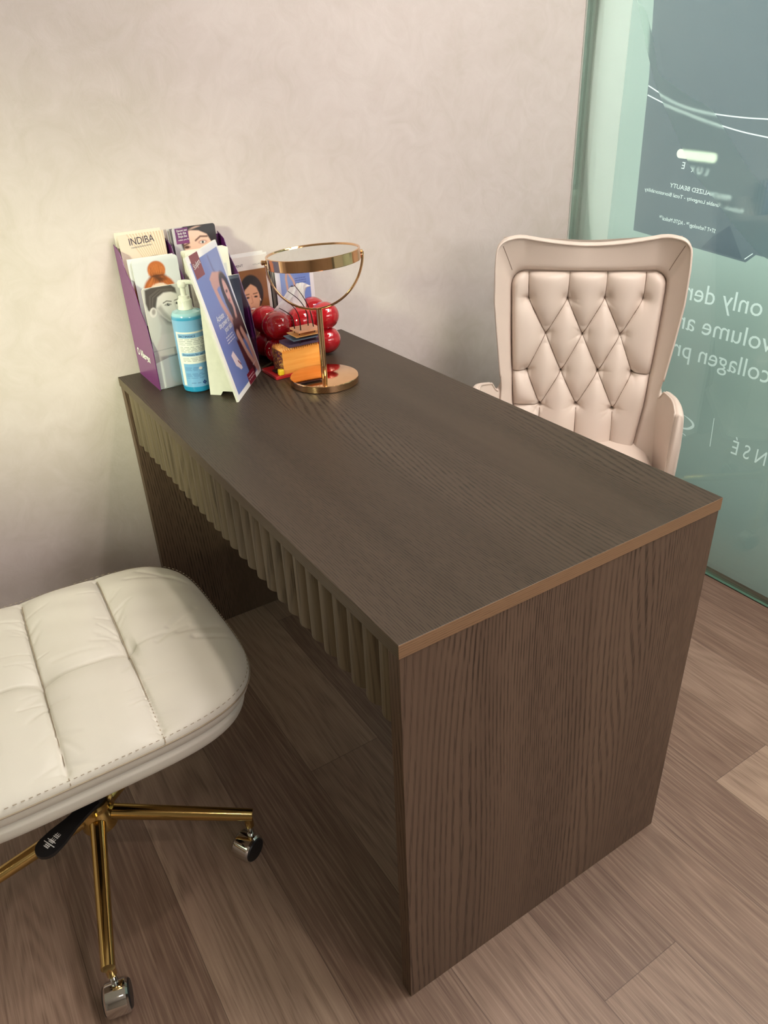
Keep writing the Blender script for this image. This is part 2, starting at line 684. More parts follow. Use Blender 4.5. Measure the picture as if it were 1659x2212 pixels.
M_wall = plaster('beige_limewash', (210, 199, 195))
M_wall2 = plaster('taupe_limewash', (160, 148, 138))
M_ceil = flat('white_ceiling_paint', (206, 202, 196), 0.8)
M_floor = floor_mat()
M_top = oak('stained_oak_desktop', (26, 21, 17), (62, 52, 42), (78, 66, 55), 'Y', off=(0.3, 0.1, 0), rough=0.40, period=0.0052, amp=0.34)
M_side = oak('stained_oak_upright', (42, 30, 24), (92, 73, 61), (108, 87, 73), 'Z', off=(1.1, 2.0, 0.4), rough=0.5, period=0.0066, amp=0.36, dash=(420, 26))
M_flute = oak('stained_oak_fluted', (48, 38, 29), (98, 86, 69), (113, 99, 81), 'Z', off=(0.1, 1.0, 0.4), rough=0.5, period=0.008, amp=0.3, dash=(400, 14), strength=0.5)
M_edge = oak('oak_edge_band', (100, 74, 54), (130, 100, 76), (148, 116, 88), 'X', off=(0.1, 1.0, 0.4), rough=0.5, period=0.004, amp=0.1, dash=(700, 40), strength=0.5)
M_edgeY = oak('oak_front_edge_band', (54, 44, 34), (88, 76, 60), (102, 87, 70), 'Y', off=(0.1, 1.0, 0.4), rough=0.5, period=0.004, amp=0.1, dash=(700, 40), strength=0.4)
M_cream = leather('cream_leather', (224, 220, 209), 0.42)
M_beige = leather('beige_leather', (219, 204, 193), 0.40)
M_seam = flat('seam_thread', (128, 108, 94), 0.7)
M_cseam = flat('cream_seam_thread', (164, 150, 130), 0.7)
M_gold = flat('polished_gold', (214, 184, 118), 0.14, 1.0, mottling=0.01)
M_rose = flat('polished_rose_gold', (236, 190, 144), 0.09, 1.0, mottling=0.01)
M_chrome = flat('chrome', (215, 213, 210), 0.08, 1.0, mottling=0.01)
M_blackp = flat('black_plastic', (24, 25, 28), 0.35)
M_white = flat('white_print', (240, 240, 238), 0.5)
M_whitec = flat('white_card', (236, 235, 226), 0.55)
M_paper = flat('paper_edges', (228, 222, 212), 0.7)
M_purple = flat('purple_card', (112, 50, 112), 0.38, coat=0.25)
M_purpled = flat('deep_purple_card', (78, 22, 84), 0.4, coat=0.2)
M_ink = flat('dark_ink', (52, 42, 66), 0.5)
M_grey = flat('grey_ink', (140, 138, 140), 0.5)
M_red = flat('red_ceramic_glaze', (176, 16, 30), 0.06, coat=1.0, mottling=0.08)
M_tissue = flat('white_tissue', (243, 241, 242), 0.9)
M_mirror = flat('mirror_glass', (232, 236, 232), 0.015, 1.0, mottling=0.0)
M_tray = flat('red_acrylic', (196, 44, 50), 0.3, coat=0.4)
M_yellow = flat('yellow_plastic', (245, 205, 40), 0.4)
M_pink = flat('salmon_plate', (233, 166, 132), 0.5)
M_tan = flat('ochre_plate', (219, 162, 100), 0.5)
M_slateb = flat('slate_blue_plate', (84, 104, 130), 0.45)
M_plum = flat('plum_slab', (74, 56, 88), 0.5)
M_wire = flat('dark_wire', (52, 36, 30), 0.35, 0.4)
M_pump = flat('white_plastic', (240, 241, 234), 0.35)
M_ink_print = print_mat('printed_gloss_paper', 0.32, 0.35)
M_letter = flat('white_vinyl_lettering', (214, 232, 224), 0.5)
M_maroon = flat('maroon_ink', (112, 34, 50), 0.4)


def orange_mat():
    t = NT('orange_block')
    v = t.coords((6, 60, 90))
    n = t.noise(v, 1.5, 3)
    t.link(t.ramp(n, [(0.3, L4((236, 148, 52))), (0.7, L4((250, 178, 92)))]), t.b.inputs['Base Color'])
    t.b.inputs['Roughness'].default_value = 0.5
    return t.m


def marble_end():
    t = NT('purple_yellow_end_grain')
    v = t.coords()
    n = t.noise(v, 75, 3, 0.6, 1.8)
    t.link(t.ramp(n, [(0.36, L4((62, 38, 86))), (0.47, L4((118, 56, 60))), (0.56, L4((180, 120, 60))), (0.64, L4((225, 180, 90))), (0.72, L4((236, 222, 190)))]), t.b.inputs['Base Color'])
    t.b.inputs['Roughness'].default_value = 0.5
    return t.m


M_orange = orange_mat()
M_endface = marble_end()


def glass_pane_mat(name, tint, gloss=0.1, rough=0.02):
    t = NT(name)
    t.n.remove(t.b)
    tr = t.node('ShaderNodeBsdfTransparent')
    tr.inputs[0].default_value = tint
    gl = t.node('ShaderNodeBsdfGlossy')
    gl.inputs['Roughness'].default_value = rough
    gl.inputs['Color'].default_value = (0.9, 1.0, 0.96, 1)
    fr = t.node('ShaderNodeFresnel')
    fr.inputs['IOR'].default_value = 1.45
    mx = t.node('ShaderNodeMixShader')
    f = t.math('ADD', t.math('MULTIPLY', fr.outputs[0], 0.8), gloss)
    t.link(f, mx.inputs[0])
    t.link(tr.outputs[0], mx.inputs[1])
    t.link(gl.outputs[0], mx.inputs[2])
    t.link(mx.outputs[0], t.out.inputs[0])
    return t.m


M_pane = glass_pane_mat('clear_green_glass', (0.95, 0.99, 0.97, 1), 0.02)
M_acryl = glass_pane_mat('clear_acrylic', (0.99, 0.99, 0.99, 1), 0.02)
M_gedge = flat('green_glass_edge', (150, 196, 176), 0.2, coat=0.5)


def film_mat(name, c, trans=0.6, rough=0.5):
    """vinyl film that lets light through diffusely"""
    t = NT(name)
    v = t.coords()
    n = t.noise(v, 3, 2)
    col = L4(c)
    dk = tuple(x * 0.97 for x in col[:3]) + (1,)
    cc = t.ramp(n, [(0.3, dk), (0.7, col)])
    tl = t.node('ShaderNodeBsdfTranslucent')
    t.link(cc, tl.inputs[0])
    df = t.node('ShaderNodeBsdfDiffuse')
    t.link(cc, df.inputs[0])
    mx = t.node('ShaderNodeMixShader')
    mx.inputs[0].default_value = trans
    t.link(df.outputs[0], mx.inputs[1])
    t.link(tl.outputs[0], mx.inputs[2])
    t.n.remove(t.b)
    t.link(mx.outputs[0], t.out.inputs[0])
    return t.m


M_film = film_mat('sage_translucent_film', (158, 172, 165), 0.6)
M_film2 = film_mat('pale_translucent_film', (206, 222, 214), 0.7)
M_slate = film_mat('slate_grey_film', (102, 112, 118), 0.6)
M_slated = film_mat('dark_slate_film', (90, 100, 108), 0.6)
M_strip = film_mat('white_strip_film', (232, 234, 230), 0.6)
M_lettf = film_mat('white_letter_film', (240, 248, 244), 0.5)
M_pillf = film_mat('pale_green_film', (232, 238, 214), 0.6)


def frost_mat():
    t = NT('frosted_swoosh_film')
    t.n.remove(t.b)
    r = t.node('ShaderNodeBsdfRefraction')
    r.inputs['Roughness'].default_value = 0.62
    r.inputs['IOR'].default_value = 1.28
    r.inputs['Color'].default_value = (0.93, 0.97, 0.94, 1)
    t.link(r.outputs[0], t.out.inputs[0])
    return t.m


M_frost = frost_mat()

# ------------------------------------------------------------------ room shell
def slab(name, lo, hi, mat, bev=0):
    bm = bmesh.new()
    box(bm, lo, hi, bev)
    return struct(obj(name, bm, mat))


slab('floor', (XL - 0.1, YF - 0.3, -0.05), (2.9, YB + 0.1, 0.0), M_floor)
slab('ceiling', (XL - 0.1, YF - 0.1, ZC), (XG + 0.02, YB + 0.1, ZC + 0.08), M_ceil)
slab('wall_back', (XL - 0.1, YB, 0.0), (XG + 0.16, YB + 0.1, ZC), M_wall)
# left wall with its window opening
bm = bmesh.new()
wy0, wy1, wz0, wz1 = -0.72, 0.9, 1.40, 2.2
box(bm, (XL - 0.1, YF, 0), (XL, wy0, ZC))
box(bm, (XL - 0.1, wy1, 0), (XL, YB, ZC))
box(bm, (XL - 0.1, wy0, 0), (XL, wy1, wz0))
box(bm, (XL - 0.1, wy0, wz1), (XL, wy1, ZC))
struct(obj('wall_left', bm, M_wall2))
bm = bmesh.new()
fx0, fx1, fz0, fz1 = -0.7, 1.3, 1.25, 2.3
box(bm, (XL - 0.1, YF - 0.1, 0), (fx0, YF, ZC))
box(bm, (fx1, YF - 0.1, 0), (XG + 0.02, YF, ZC))
box(bm, (fx0, YF - 0.1, 0), (fx1, YF, fz0))
box(bm, (fx0, YF - 0.1, fz1), (fx1, YF, ZC))
struct(obj('wall_front', bm, M_wall2))
slab('film_shade_block', (1.95, -0.3, 0), (2.2, YB, 1.17), M_wall)  # unseen block added behind the film to shade its lower part
bm = bmesh.new()
for (a, b) in ((wy0, wy0 + 0.04), (wy1 - 0.04, wy1)):
    box(bm, (XL - 0.07, a, wz0), (XL - 0.02, b, wz1), 0.003)
for (a, b) in ((wz0, wz0 + 0.04), (wz1 - 0.04, wz1)):
    box(bm, (XL - 0.07, wy0 + 0.04, a), (XL - 0.02, wy1 - 0.04, b), 0.003)
w2 = struct(obj('window_2', bm, M_white))

# glass partition on the right: continuous frameless glass panels
def glass_panel(name, y0, y1, z0=0.004, z1=ZC):
    bm = bmesh.new()
    box(bm, (XG, y0, z0), (XG + 0.01, y1, z1))
    for f in bm.faces:
        if abs(f.normal.x) < 0.5:
            f.material_index = 1
    bm.normal_update()
    for f in bm.faces:
        f.material_index = 1 if abs(f.normal.z) > 0.5 else 0
    return struct(obj(name, bm, [M_pane, M_gedge]))


win = glass_panel('window_1', -0.30, YB - 0.004)
win3 = glass_panel('window_3', -3.0, -0.305)

slab('trim_1', (XG - 0.004, YB - 0.0035, 0), (XG - 0.0005, YB - 0.0002, ZC), M_strip)
# graphics behind the glass: x = XG + 0.045
XP = XG + 0.045
def plane_poly(bm, pts, x, mi=0, thick=0.0006, holes=()):
    """flat sheet in the y-z plane with real thickness"""
    from mathutils.geometry import tessellate_polygon
    loops = [[Vector((p[0], p[1], 0)) for p in pts]] + [[Vector((p[0], p[1], 0)) for p in h] for h in holes]
    flatp = [p for l in loops for p in l]
    tris = tessellate_polygon(loops)
    f0 = [bm.verts.new((x, p.x, p.y)) for p in flatp]
    f1 = [bm.verts.new((x + thick, p.x, p.y)) for p in flatp]
    for t3 in tris:
        for vs in ((f0, 1), (f1, -1)):
            try:
                f = bm.faces.new([vs[0][i] for i in (t3 if vs[1] == 1 else t3[::-1])])
                f.material_index = mi
            except ValueError:
                pass
    k = 0
    for l in loops:
        n = len(l)
        for i in range(n):
            j = (i + 1) % n
            f = bm.faces.new([f0[k + i], f0[k + j], f1[k + j], f1[k + i]])
            f.material_index = mi
        k += n


YS = 1.003


def G(y, z):
    """measured on the pane, set back onto the film plane"""
    k = 1.02545
    return (y * k + 0.01432, z * k - 0.0334)


def GB(bm_):
    for v in bm_.verts:
        v.co.y, v.co.z = G(v.co.y, v.co.z)


poster_pts = [G(*p) for p in [(0.913, 0.930), (0.557, 0.896), (0.534, 0.917), (0.300, 0.900), (0.300, 1.75), (0.955, 1.80), (0.937, 1.465), (0.923, 1.302)]]
def sheet_with_inserts(outer, holes, inserts, x):
    """flat film whose lettering is cut out of it, so that the inserts sit flush in the holes"""
    bmf = bmesh.new()
    for lp_ in [outer] + list(holes):
        vs = [bmf.verts.new((x, p[0], p[1])) for p in lp_]
        for i in range(len(vs)):
            bmf.edges.new((vs[i], vs[(i + 1) % len(vs)]))
    bmesh.ops.remove_doubles(inserts, verts=inserts.verts, dist=1e-6)
    mp = {}
    for e in inserts.edges:
        if len(e.link_faces) == 1:
            for v in e.verts:
                if v not in mp:
                    mp[v] = bmf.verts.new((x, v.co.y, v.co.z))
            try:
                bmf.edges.new([mp[v] for v in e.verts])
            except ValueError:
                pass
    bmesh.ops.triangle_fill(bmf, use_beauty=False, use_dissolve=False, edges=bmf.edges[:], normal=(-1, 0, 0))
    return bmf


def strip_line(bm, pts, w, x, mi):
    P = smooth_path([(0, p[0], p[1]) for p in pts], 10)
    up, dn = [], []
    for i, p in enumerate(P):
        tg = (P[min(i + 1, len(P) - 1)] - P[max(i - 1, 0)]).normalized()
        ww = w(i / (len(P) - 1)) if callable(w) else w
        nn = Vector((0, -tg.z, tg.y)) * ww / 2
        up.append(bm.verts.new((x, (p + nn).y, (p + nn).z)))
        dn.append(bm.verts.new((x, (p - nn).y, (p - nn).z)))
    for i in range(len(P) - 1):
        f = bm.faces.new([up[i], up[i + 1], dn[i + 1], dn[i]])
        f.material_index = mi


bm = bmesh.new()
plane_poly(bm, [(G(YS, 0)[0] + 0.0005, 0), (YB - 0.002, 0), (YB - 0.002, ZC), (G(YS, 0)[0] + 0.0005, ZC)], XP, 0, 0.001)
box(bm, (XG + 0.0115, YB - 0.003, 0), (XP - 0.0005, YB - 0.001, ZC))
strip = obj('white_film_strip', bm, M_strip, win)

# inserts in the poster
X1 = XP
ins = bmesh.new()
for pts in ([(0.9215, 1.2815), (0.86, 1.255), (0.80, 1.235), (0.722, 1.220), (0.64, 1.212), (0.571, 1.209), (0.45, 1.205), (0.302, 1.21)],
            [(0.9205, 1.2605), (0.86, 1.240), (0.79, 1.220), (0.701, 1.197), (0.63, 1.182), (0.563, 1.172), (0.45, 1.155), (0.302, 1.14)]):
    strip_line(ins, pts, 0.0028, X1, 0)
strip_line(ins, [(0.5615, 0.9030), (0.551, 0.912), (0.5425, 0.9190)], 0.0022, X1, 0)
pill = [(0.795 - 0.010 * math.cos(PI / 2 + PI * k / 24), 1.129 + 0.0105 * math.sin(PI / 2 + PI * k / 24)) for k in range(25)]
pill += [(0.690 - 0.010 * math.cos(-PI / 2 + PI * k / 24), 1.124 + 0.0105 * math.sin(-PI / 2 + PI * k / 24)) for k in range(25)]
f = ins.faces.new([ins.verts.new((X1, a, b)) for a, b in pill])
f.material_index = 1
f = ins.faces.new([ins.verts.new((X1, a, b)) for a, b in ((0.688, 0.9125), (0.5665, 0.9010), (0.618, 0.975), (0.66, 0.945))])
f.material_index = 2
UY = (0, math.cos(0.085), math.sin(0.085))
UZ = (0, -math.sin(0.085), math.cos(0.085))
for (st, y_, z_, h_, w_) in (('E', 0.776, 1.094, 0.016, None), ('L U X', 0.70, 1.084, 0.015, 0.055), ('PERSONALIZED BEAUTY', 0.625, 1.033, 0.0105, 0.188),
                             ('Radiance - Tunable Longevity - Total Biorestorability', 0.585, 1.008, 0.009, 0.308),
                             ('ST+T Technology\u2122 - AQTIS Medical\u2122', 0.656, 0.953, 0.0095, 0.176)):
    text_bm(ins, st, (X1, y_, z_), UY, UZ, height=h_, width=w_, mi=0)
text_bm(ins, 'SENSE', (X1, 0.565, 1.468), (0, 1, 0.02), (0, -0.02, 1), height=0.03, width=0.22, mi=0)
GB(ins)
bmp = sheet_with_inserts(poster_pts, [], ins, XP)
mp = {v: bmp.verts.new(v.co) for v in ins.verts}
for f in ins.faces:
    nf = bmp.faces.new([mp[v] for v in f.verts])
    nf.material_index = f.material_index + 1
ins.free()
poster = obj('window_poster', bmp, [M_slate, M_lettf, M_pillf, M_slated], recalc=False)
tag(poster, 'slate grey poster behind the glass partition with thin white curved lines and mirrored white text', 'poster')

# big mirrored lettering flush in the film
bm = bmesh.new()
XT = XP
for (st, y_, z_, h_, w_) in (('only dermal filler', 0.487, 0.775, 0.048, 0.462), ('volume and', 0.440, 0.695, 0.048, 0.322), ('collagen product', 0.430, 0.618, 0.048, 0.446)):
    text_bm(bm, st, (XT, y_, z_), (0, 1, 0.012), (0, 0, 1), height=h_, width=w_, bold=0.0)
text_bm(bm, 'L A N S \u00c9', (XT, 0.312, 0.402), (0, 1, 0.0), (0, 0, 1), height=0.040, width=0.178)
strip_line(bm, [(0.5585, 0.482), (0.5565, 0.44), (0.5545, 0.398)], 0.0022, XT, 0)
strip_line(bm, [(0.70, 0.407), (0.665, 0.418), (0.635, 0.424), (0.619, 0.436), (0.622, 0.447), (0.640, 0.456), (0.662, 0.462)], lambda t_: 0.0012 + 0.007 * math.sin(PI * t_) ** 2, XT, 0)
strip_line(bm, [(0.636, 0.402), (0.645, 0.405), (0.66, 0.403)], 0.002, XT, 0)
GB(bm)
film_outer = [(G(YS, 0)[0], 0.0), (G(YS, 0)[0], ZC), (-0.30, ZC), (-0.30, 0.0)]
bmf = sheet_with_inserts(film_outer, [poster_pts], bm, XP)
film = obj('window_film', bmf, M_film, win, recalc=False)
lettering = obj('lettering', bm, M_lettf, win, recalc=False)

# frosted swoosh on the back of the pane
bm = bmesh.new()
XF = XG + 0.0125
low = smooth_path([(0, 1.000, 1.47), (0, 0.955, 1.37), (0, 0.918, 1.30), (0, 0.882, 1.245), (0, 0.80, 1.14), (0, 0.76, 1.09), (0, 0.690, 1.035), (0, 0.616, 0.975), (0, 0.545, 0.925), (0, 0.50, 0.905)], 6)
upp = smooth_path([(0, 1.000, 1.47), (0, 0.965, 1.44), (0, 0.93, 1.37), (0, 0.905, 1.31), (0, 0.87, 1.29), (0, 0.80, 1.255), (0, 0.74, 1.232), (0, 0.712, 1.210), (0, 0.60, 1.10), (0, 0.50, 1.03)], 6)
va = [bm.verts.new((XF, p.y, p.z)) for p in low]
vb = [bm.verts.new((XF, p.y, p.z)) for p in upp]
for i in range(len(va) - 1):
    f = bm.faces.new([va[i], va[i + 1], vb[i + 1], vb[i]])
obj('frosted_film', bm, M_frost, win, recalc=False)

# ceiling downlights
def downlight(x, y, label, power, col=(1.0, 0.86, 0.74)):
    t = thing('ceiling_downlight', label, 'light', (x, y, ZC), 0, 'ceiling downlights')
    bm = bmesh.new()
    lathe(bm, [(0.034, -0.002), (0.034, -0.006), (0.045, -0.006), (0.045, 0.0)], 32)
    obj('trim_ring', bm, M_white, t, smooth=40)
    bm = bmesh.new()
    lathe(bm, [(0.0, -0.003), (0.034, -0.003)], 32)
    e = NT('lamp_diffuser')
    e.b.inputs['Emission Color'].default_value = (*col, 1)
    e.b.inputs['Emission Strength'].default_value = 12
    obj('diffuser', bm, e.m, t)
    d = bpy.data.lights.new('downlight', 'AREA')
    d.shape = 'DISK'
    d.size = 0.12
    d.energy = power
    d.color = col
    d.spread = math.radians(150)
    o = bpy.data.objects.new('downlight_lamp', d)
    COL.objects.link(o)
    o.location = (x, y, ZC - 0.012)


downlight(0.55, 0.20, 'round recessed ceiling downlight above the desk', 7)
downlight(0.55, -1.10, 'round recessed ceiling downlight behind the camera on the right', 8)
downlight(-0.85, -1.10, 'round recessed ceiling downlight behind the camera on the left', 3)

# ------------------------------------------------------------------ desk
desk = thing('desk', 'dark stained oak desk with fluted front apron standing against the beige wall', 'desk', (0, 0, 0))
TT = 0.0215
bm = bmesh.new()
box(bm, (0, 0, H - TT), (W, L, H), 0.0008)
bm.normal_update()
for f in bm.faces:
    if f.normal.y < -0.7:
        f.material_index = 1
    elif abs(f.normal.x) > 0.7:
        f.material_index = 2
obj('desktop', bm, [M_top, M_edge, M_edgeY], desk)
bm = bmesh.new()
box(bm, (0.002, 0.0015, 0), (W - 0.002, 0.0265, H - TT - 0.0008), 0.0006)
obj('end_panel', bm, M_side, desk)
bm = bmesh.new()
box(bm, (0.002, L - 0.026, 0), (W - 0.002, L - 0.001, H - TT - 0.0008), 0.0006)
obj('end_panel', bm, M_side, desk)
# fluted apron
y0, y1 = 0.0275, L - 0.027
z0, z1 = 0.594, H - TT - 0.001
NF = 28
per = (y1 - y0) / NF
ys = []
xs = []
for k in range(NF):
    for j in range(12):
        tt = j / 12
        ys.append(y0 + (k + tt) * per)
        xs.append(0.0055 + 0.0100 * (1 - abs(math.sin(PI * tt)) ** 0.75))
ys.append(y1)
xs.append(0.0155)
bm = bmesh.new()
fr0 = [bm.verts.new((x, y, z0)) for x, y in zip(xs, ys)]
fr1 = [bm.verts.new((x, y, z1)) for x, y in zip(xs, ys)]
bk0 = [bm.verts.new((0.030, y, z0)) for y in ys]
bk1 = [bm.verts.new((0.030, y, z1)) for y in ys]
for i in range(len(ys) - 1):
    bm.faces.new([fr0[i], fr0[i + 1], fr1[i + 1], fr1[i]])
    bm.faces.new([bk0[i], bk0[i + 1], bk1[i + 1], bk1[i]])
    bm.faces.new([fr0[i], fr0[i + 1], bk0[i + 1], bk0[i]])
    bm.faces.new([fr1[i], fr1[i + 1], bk1[i + 1], bk1[i]])
bm.faces.new([fr0[0], fr1[0], bk1[0], bk0[0]])
bm.faces.new([fr0[-1], fr1[-1], bk1[-1], bk0[-1]])
obj('fluted_apron', bm, M_flute, desk, smooth=50)
bm = bmesh.new()
box(bm, (W - 0.03, 0.027, 0.60), (W - 0.012, L - 0.0265, H - TT - 0.001), 0.0006)
obj('rear_rail', bm, M_side, desk)


# ------------------------------------------------------------------ star base shared by both chairs
def star_base(t, cx, cy, hubz, R0, ang0, ztop, endz=0.098, spin=None, metal=None):
    metal = metal or M_gold
    b = thing_part('star_base', t)
    bm = bmesh.new()
    lathe(bm, [(0, 0.105), (0.030, 0.105), (0.0335, 0.108), (0.0335, hubz + 0.022), (0.031, hubz + 0.026), (0.031, hubz + 0.030), (0.0335, hubz + 0.032), (0.0335, hubz + 0.040), (0.029, hubz + 0.044), (0, hubz + 0.044)], 40, center=(cx, cy, 0))
    hub = obj('hub', bm, metal, t, smooth=35)
    bm = bmesh.new()
    lathe(bm, [(0, hubz + 0.03), (0.024, hubz + 0.03), (0.024, hubz + 0.13), (0.014, hubz + 0.132), (0.014, ztop), (0, ztop)], 32, center=(cx, cy, 0))
    obj('gas_lift', bm, [M_blackp], t, smooth=35)
    for k in range(5):
        a = ang0 + 2 * PI * k / 5
        ca, sa = math.cos(a), math.sin(a)
        R = R0[k] if isinstance(R0, (list, tuple)) else R0
        bm = bmesh.new()
        p0 = (cx + 0.028 * ca, cy + 0.028 * sa, hubz + 0.006)
        p1 = (cx + R * ca, cy + R * sa, endz)
        pts = [Vector(p0).lerp(Vector(p1), i / 8) for i in range(9)]
        tube(bm, pts, [0.0155 - 0.0035 * i / 8 for i in range(9)], 20, flatten=(1.0, 0.95))
        # socket turned down
        tube(bm, [(cx + (R - 0.009) * ca, cy + (R - 0.009) * sa, endz - 0.004), (cx + (R - 0.009) * ca, cy + (R - 0.009) * sa, endz - 0.030)], 0.0085, 16)
        leg = obj('leg', bm, metal, t, smooth=40)
        # caster
        sp = (spin[k] if spin else a + 0.9 + k)
        ex, ey = cx + (R - 0.009) * ca, cy + (R - 0.009) * sa
        co = Vector((math.cos(sp), math.sin(sp), 0))      # trailing direction
        ax = Vector((-math.sin(sp), math.cos(sp), 0))     # axle
        wc = Vector((ex, ey, 0.028)) + co * 0.016
        Mx = Matrix.Translation(wc) @ ax.to_track_quat('Z', 'Y').to_matrix().to_4x4()
        bm = bmesh.new()
        lathe(bm, [(0, -0.019), (0.024, -0.019), (0.0275, -0.016), (0.028, -0.012), (0.028, 0.012), (0.0275, 0.016), (0.024, 0.019), (0, 0.019)], 40, mat=Mx)
        tube(bm, [(ex, ey, 0.075), (ex, ey, 0.045)], 0.006, 12)
        cs = obj('caster', bm, M_chrome, t, smooth=30)
        for s in (-1, 1):
            bm = bmesh.new()
            Ms = Mx @ Matrix.Translation((0, 0, 0.0195 * s))
            lathe(bm, [(0.0225, -0.002), (0.0235, 0.0), (0.0215, 0.0018 * 1), (0, 0.0024)] if s > 0 else [(0.0225, 0.002), (0.0235, 0.0), (0.0215, -0.0018), (0, -0.0024)], 36, mat=Ms)
            obj('caster_cap', bm, M_blackp, cs, smooth=40)


def thing_part(name, t):
    return None


# ------------------------------------------------------------------ cream swivel chair (left foreground)
CX, CY = -0.341, 0.548
stool = thing('swivel_chair', 'cream leather swivel chair with quilted seat and gold five-leg base at left of the desk', 'chair', (0, 0, 0))
star_base(stool, CX, CY, 0.128, 0.290, math.radians(-30.5), 0.385, endz=0.10,
          spin=[math.radians(208), math.radians(70), math.radians(200), math.radians(20), math.radians(-103)])

sx0, sx1, sy0, sy1 = -0.640, -0.028, 0.338, 0.862
scx, scy = (sx0 + sx1) / 2, (sy0 + sy1) / 2
shx, shy = (sx1 - sx0) / 2, (sy1 - sy0) / 2


def seg_dist(X, Y, ax, ay, bx, by):
    dx, dy = bx - ax, by - ay
    k = np.clip(((X - ax) * dx + (Y - ay) * dy) / (dx * dx + dy * dy), 0, 1)
    return np.hypot(X - ax - k * dx, Y - ay - k * dy), k


def seat_shell(name, hx, hy, ztop, zbot, crown, mat, parent, N=260, Mr=120, p=3.4, quilt=True, bulge=0.012):
    """cushion in polar rings: rings from the centre to the rim then round the edge and under"""
    th = np.linspace(0, 2 * PI, N, endpoint=False)
    c, s = np.cos(th), np.sin(th)
    rr = (np.abs(c) ** p + np.abs(s) ** p) ** (-1 / p)
    bx, by = rr * c, rr * s
    verts = []
    rows = []
    for i in range(Mr + 1):
        f = i / Mr
        x = scx + hx * bx * f
        y = scy + hy * by * f
        # dome: flat in the middle, rolling down to the rim
        e = np.clip((f - 0.55) / 0.45, 0, 1)
        z = ztop + crown * (1 - f ** 2.2) - (1 - np.sqrt(np.clip(1 - e ** 2.6, 0, 1))) * (ztop - (ztop + zbot) / 2) * 1.0
        if quilt:
            z = z + quilt_z(x, y, f)
        rows.append(np.stack([x, y, np.broadcast_to(z, x.shape)], 1))
    zm = (ztop + zbot) / 2
    K = 10
    for i in range(1, K + 1):
        a = i / K * PI / 2
        ff = 1 - 0.045 * (1 - math.cos(a))
        rows.append(np.stack([scx + hx * bx * ff, scy + hy * by * ff, np.full(N, zm - (zm - zbot) * math.sin(a))], 1))
    rows.append(np.stack([scx + hx * bx * 0.6, scy + hy * by * 0.6, np.full(N, zbot)], 1))
    V = np.concatenate(rows)
    R = len(rows)
    idx = np.arange(R * N).reshape(R, N)
    nxt = np.roll(idx, -1, axis=1)
    q = np.stack([idx[1:-1].ravel(), nxt[1:-1].ravel(), nxt[2:].ravel(), idx[2:].ravel()], 1).tolist()
    q += [[int(idx[0, 0]), int(idx[1, k]), int(nxt[1, k])] for k in range(N)]
    q.append([int(v) for v in idx[-1][::-1]])
    me = bpy.data.meshes.new(name)
    me.from_pydata(V.tolist(), [], q)
    me.materials.append(mat)
    me.polygons.foreach_set('use_smooth', [True] * len(me.polygons))
    me.update()
    bmx = bmesh.new()
    bmx.from_mesh(me)
    bmesh.ops.recalc_face_normals(bmx, faces=bmx.faces)
    bmx.to_mesh(me)
    bmx.free()
    return new_obj(name, me, parent)


SEAMS = [((-0.200, 0.80), (-0.2225, 0.325)), ((-0.346, 0.80), (-0.3665, 0.325)), ((-0.492, 0.80), (-0.5105, 0.325))]
rngw = np.random.RandomState(5)
FOLDS = []
for (a, b) in SEAMS[:3]:
    for k in range(26):
        t = rngw.uniform(0.05, 0.95)
        px, py = a[0] + (b[0] - a[0]) * t, a[1] + (b[1] - a[1]) * t
        sg = rngw.choice([-1, 1])
        ln = rngw.uniform(0.02, 0.055)
        an = rngw.uniform(-0.5, 0.5) + (0.6 if t < 0.5 else -0.6)
        FOLDS.append((px + sg * 0.002, py, px + sg * ln * math.cos(an), py + ln * math.sin(an), rngw.uniform(0.0012, 0.0026), rngw.uniform(0.0025, 0.0055)))
# the two long pulls to the right rim, and creases near the cross seam
FOLDS += [(-0.200, 0.566, -0.10, 0.560, 0.0035, 0.006), (-0.16, 0.545, -0.085, 0.585, 0.003, 0.007), (-0.10, 0.52, -0.035, 0.50, 0.0045, 0.006),
          (-0.12, 0.55, -0.04, 0.54, 0.003, 0.007), (-0.13, 0.575, -0.07, 0.61, 0.003, 0.006), (-0.33, 0.60, -0.25, 0.59, 0.0022, 0.006),
          (-0.15, 0.78, -0.07, 0.74, 0.002, 0.006), (-0.12, 0.80, -0.05, 0.71, 0.002, 0.006)]


def quilt_z(x, y, f):
    z = np.zeros_like(x)
    dm = np.full(x.shape, 9.0)
    for a, b in SEAMS:
        d, k = seg_dist(x, y, a[0], a[1] + 0.08, b[0], b[1] + 0.02)
        dm = np.minimum(dm, d)
    z -= 0.0135 * np.exp(-dm / 0.024) + 0.0065 * np.exp(-(dm / 0.0028) ** 2)
    # cross seam
    wy = 0.566 + 0.006 * np.sin((x + 0.2) * 22)
    dc = np.abs(y - wy)
    on = np.clip((-0.193 - x) / 0.01, 0, 1)
    fade = np.clip((x + 0.60) / 0.05, 0, 1)
    z -= (0.0105 * np.exp(-dc / 0.018) + 0.0065 * np.exp(-(dc / 0.0030) ** 2)) * on * fade
    # button pits where seams meet
    for px in (-0.2095, -0.3565, -0.5015):
        z -= 0.007 * np.exp(-((x - px) ** 2 + (y - 0.566) ** 2) / 0.022 ** 2)
    for (ax, ay, bx, by, amp, wdt) in FOLDS:
        d, k = seg_dist(x, y, ax, ay, bx, by)
        z -= amp * np.exp(-(d / wdt) ** 2) * (1 - k * 0.5)
    z += 0.0016 * np.sin(x * 47 + y * 31) * np.sin(y * 53 - x * 17)
    return z * np.clip((1.0 - f) / 0.07, 0, 1)


seat = seat_shell('seat_cushion', shx, shy, 0.462, 0.400, 0.010, M_cream, stool, N=420, Mr=190, p=4.2)


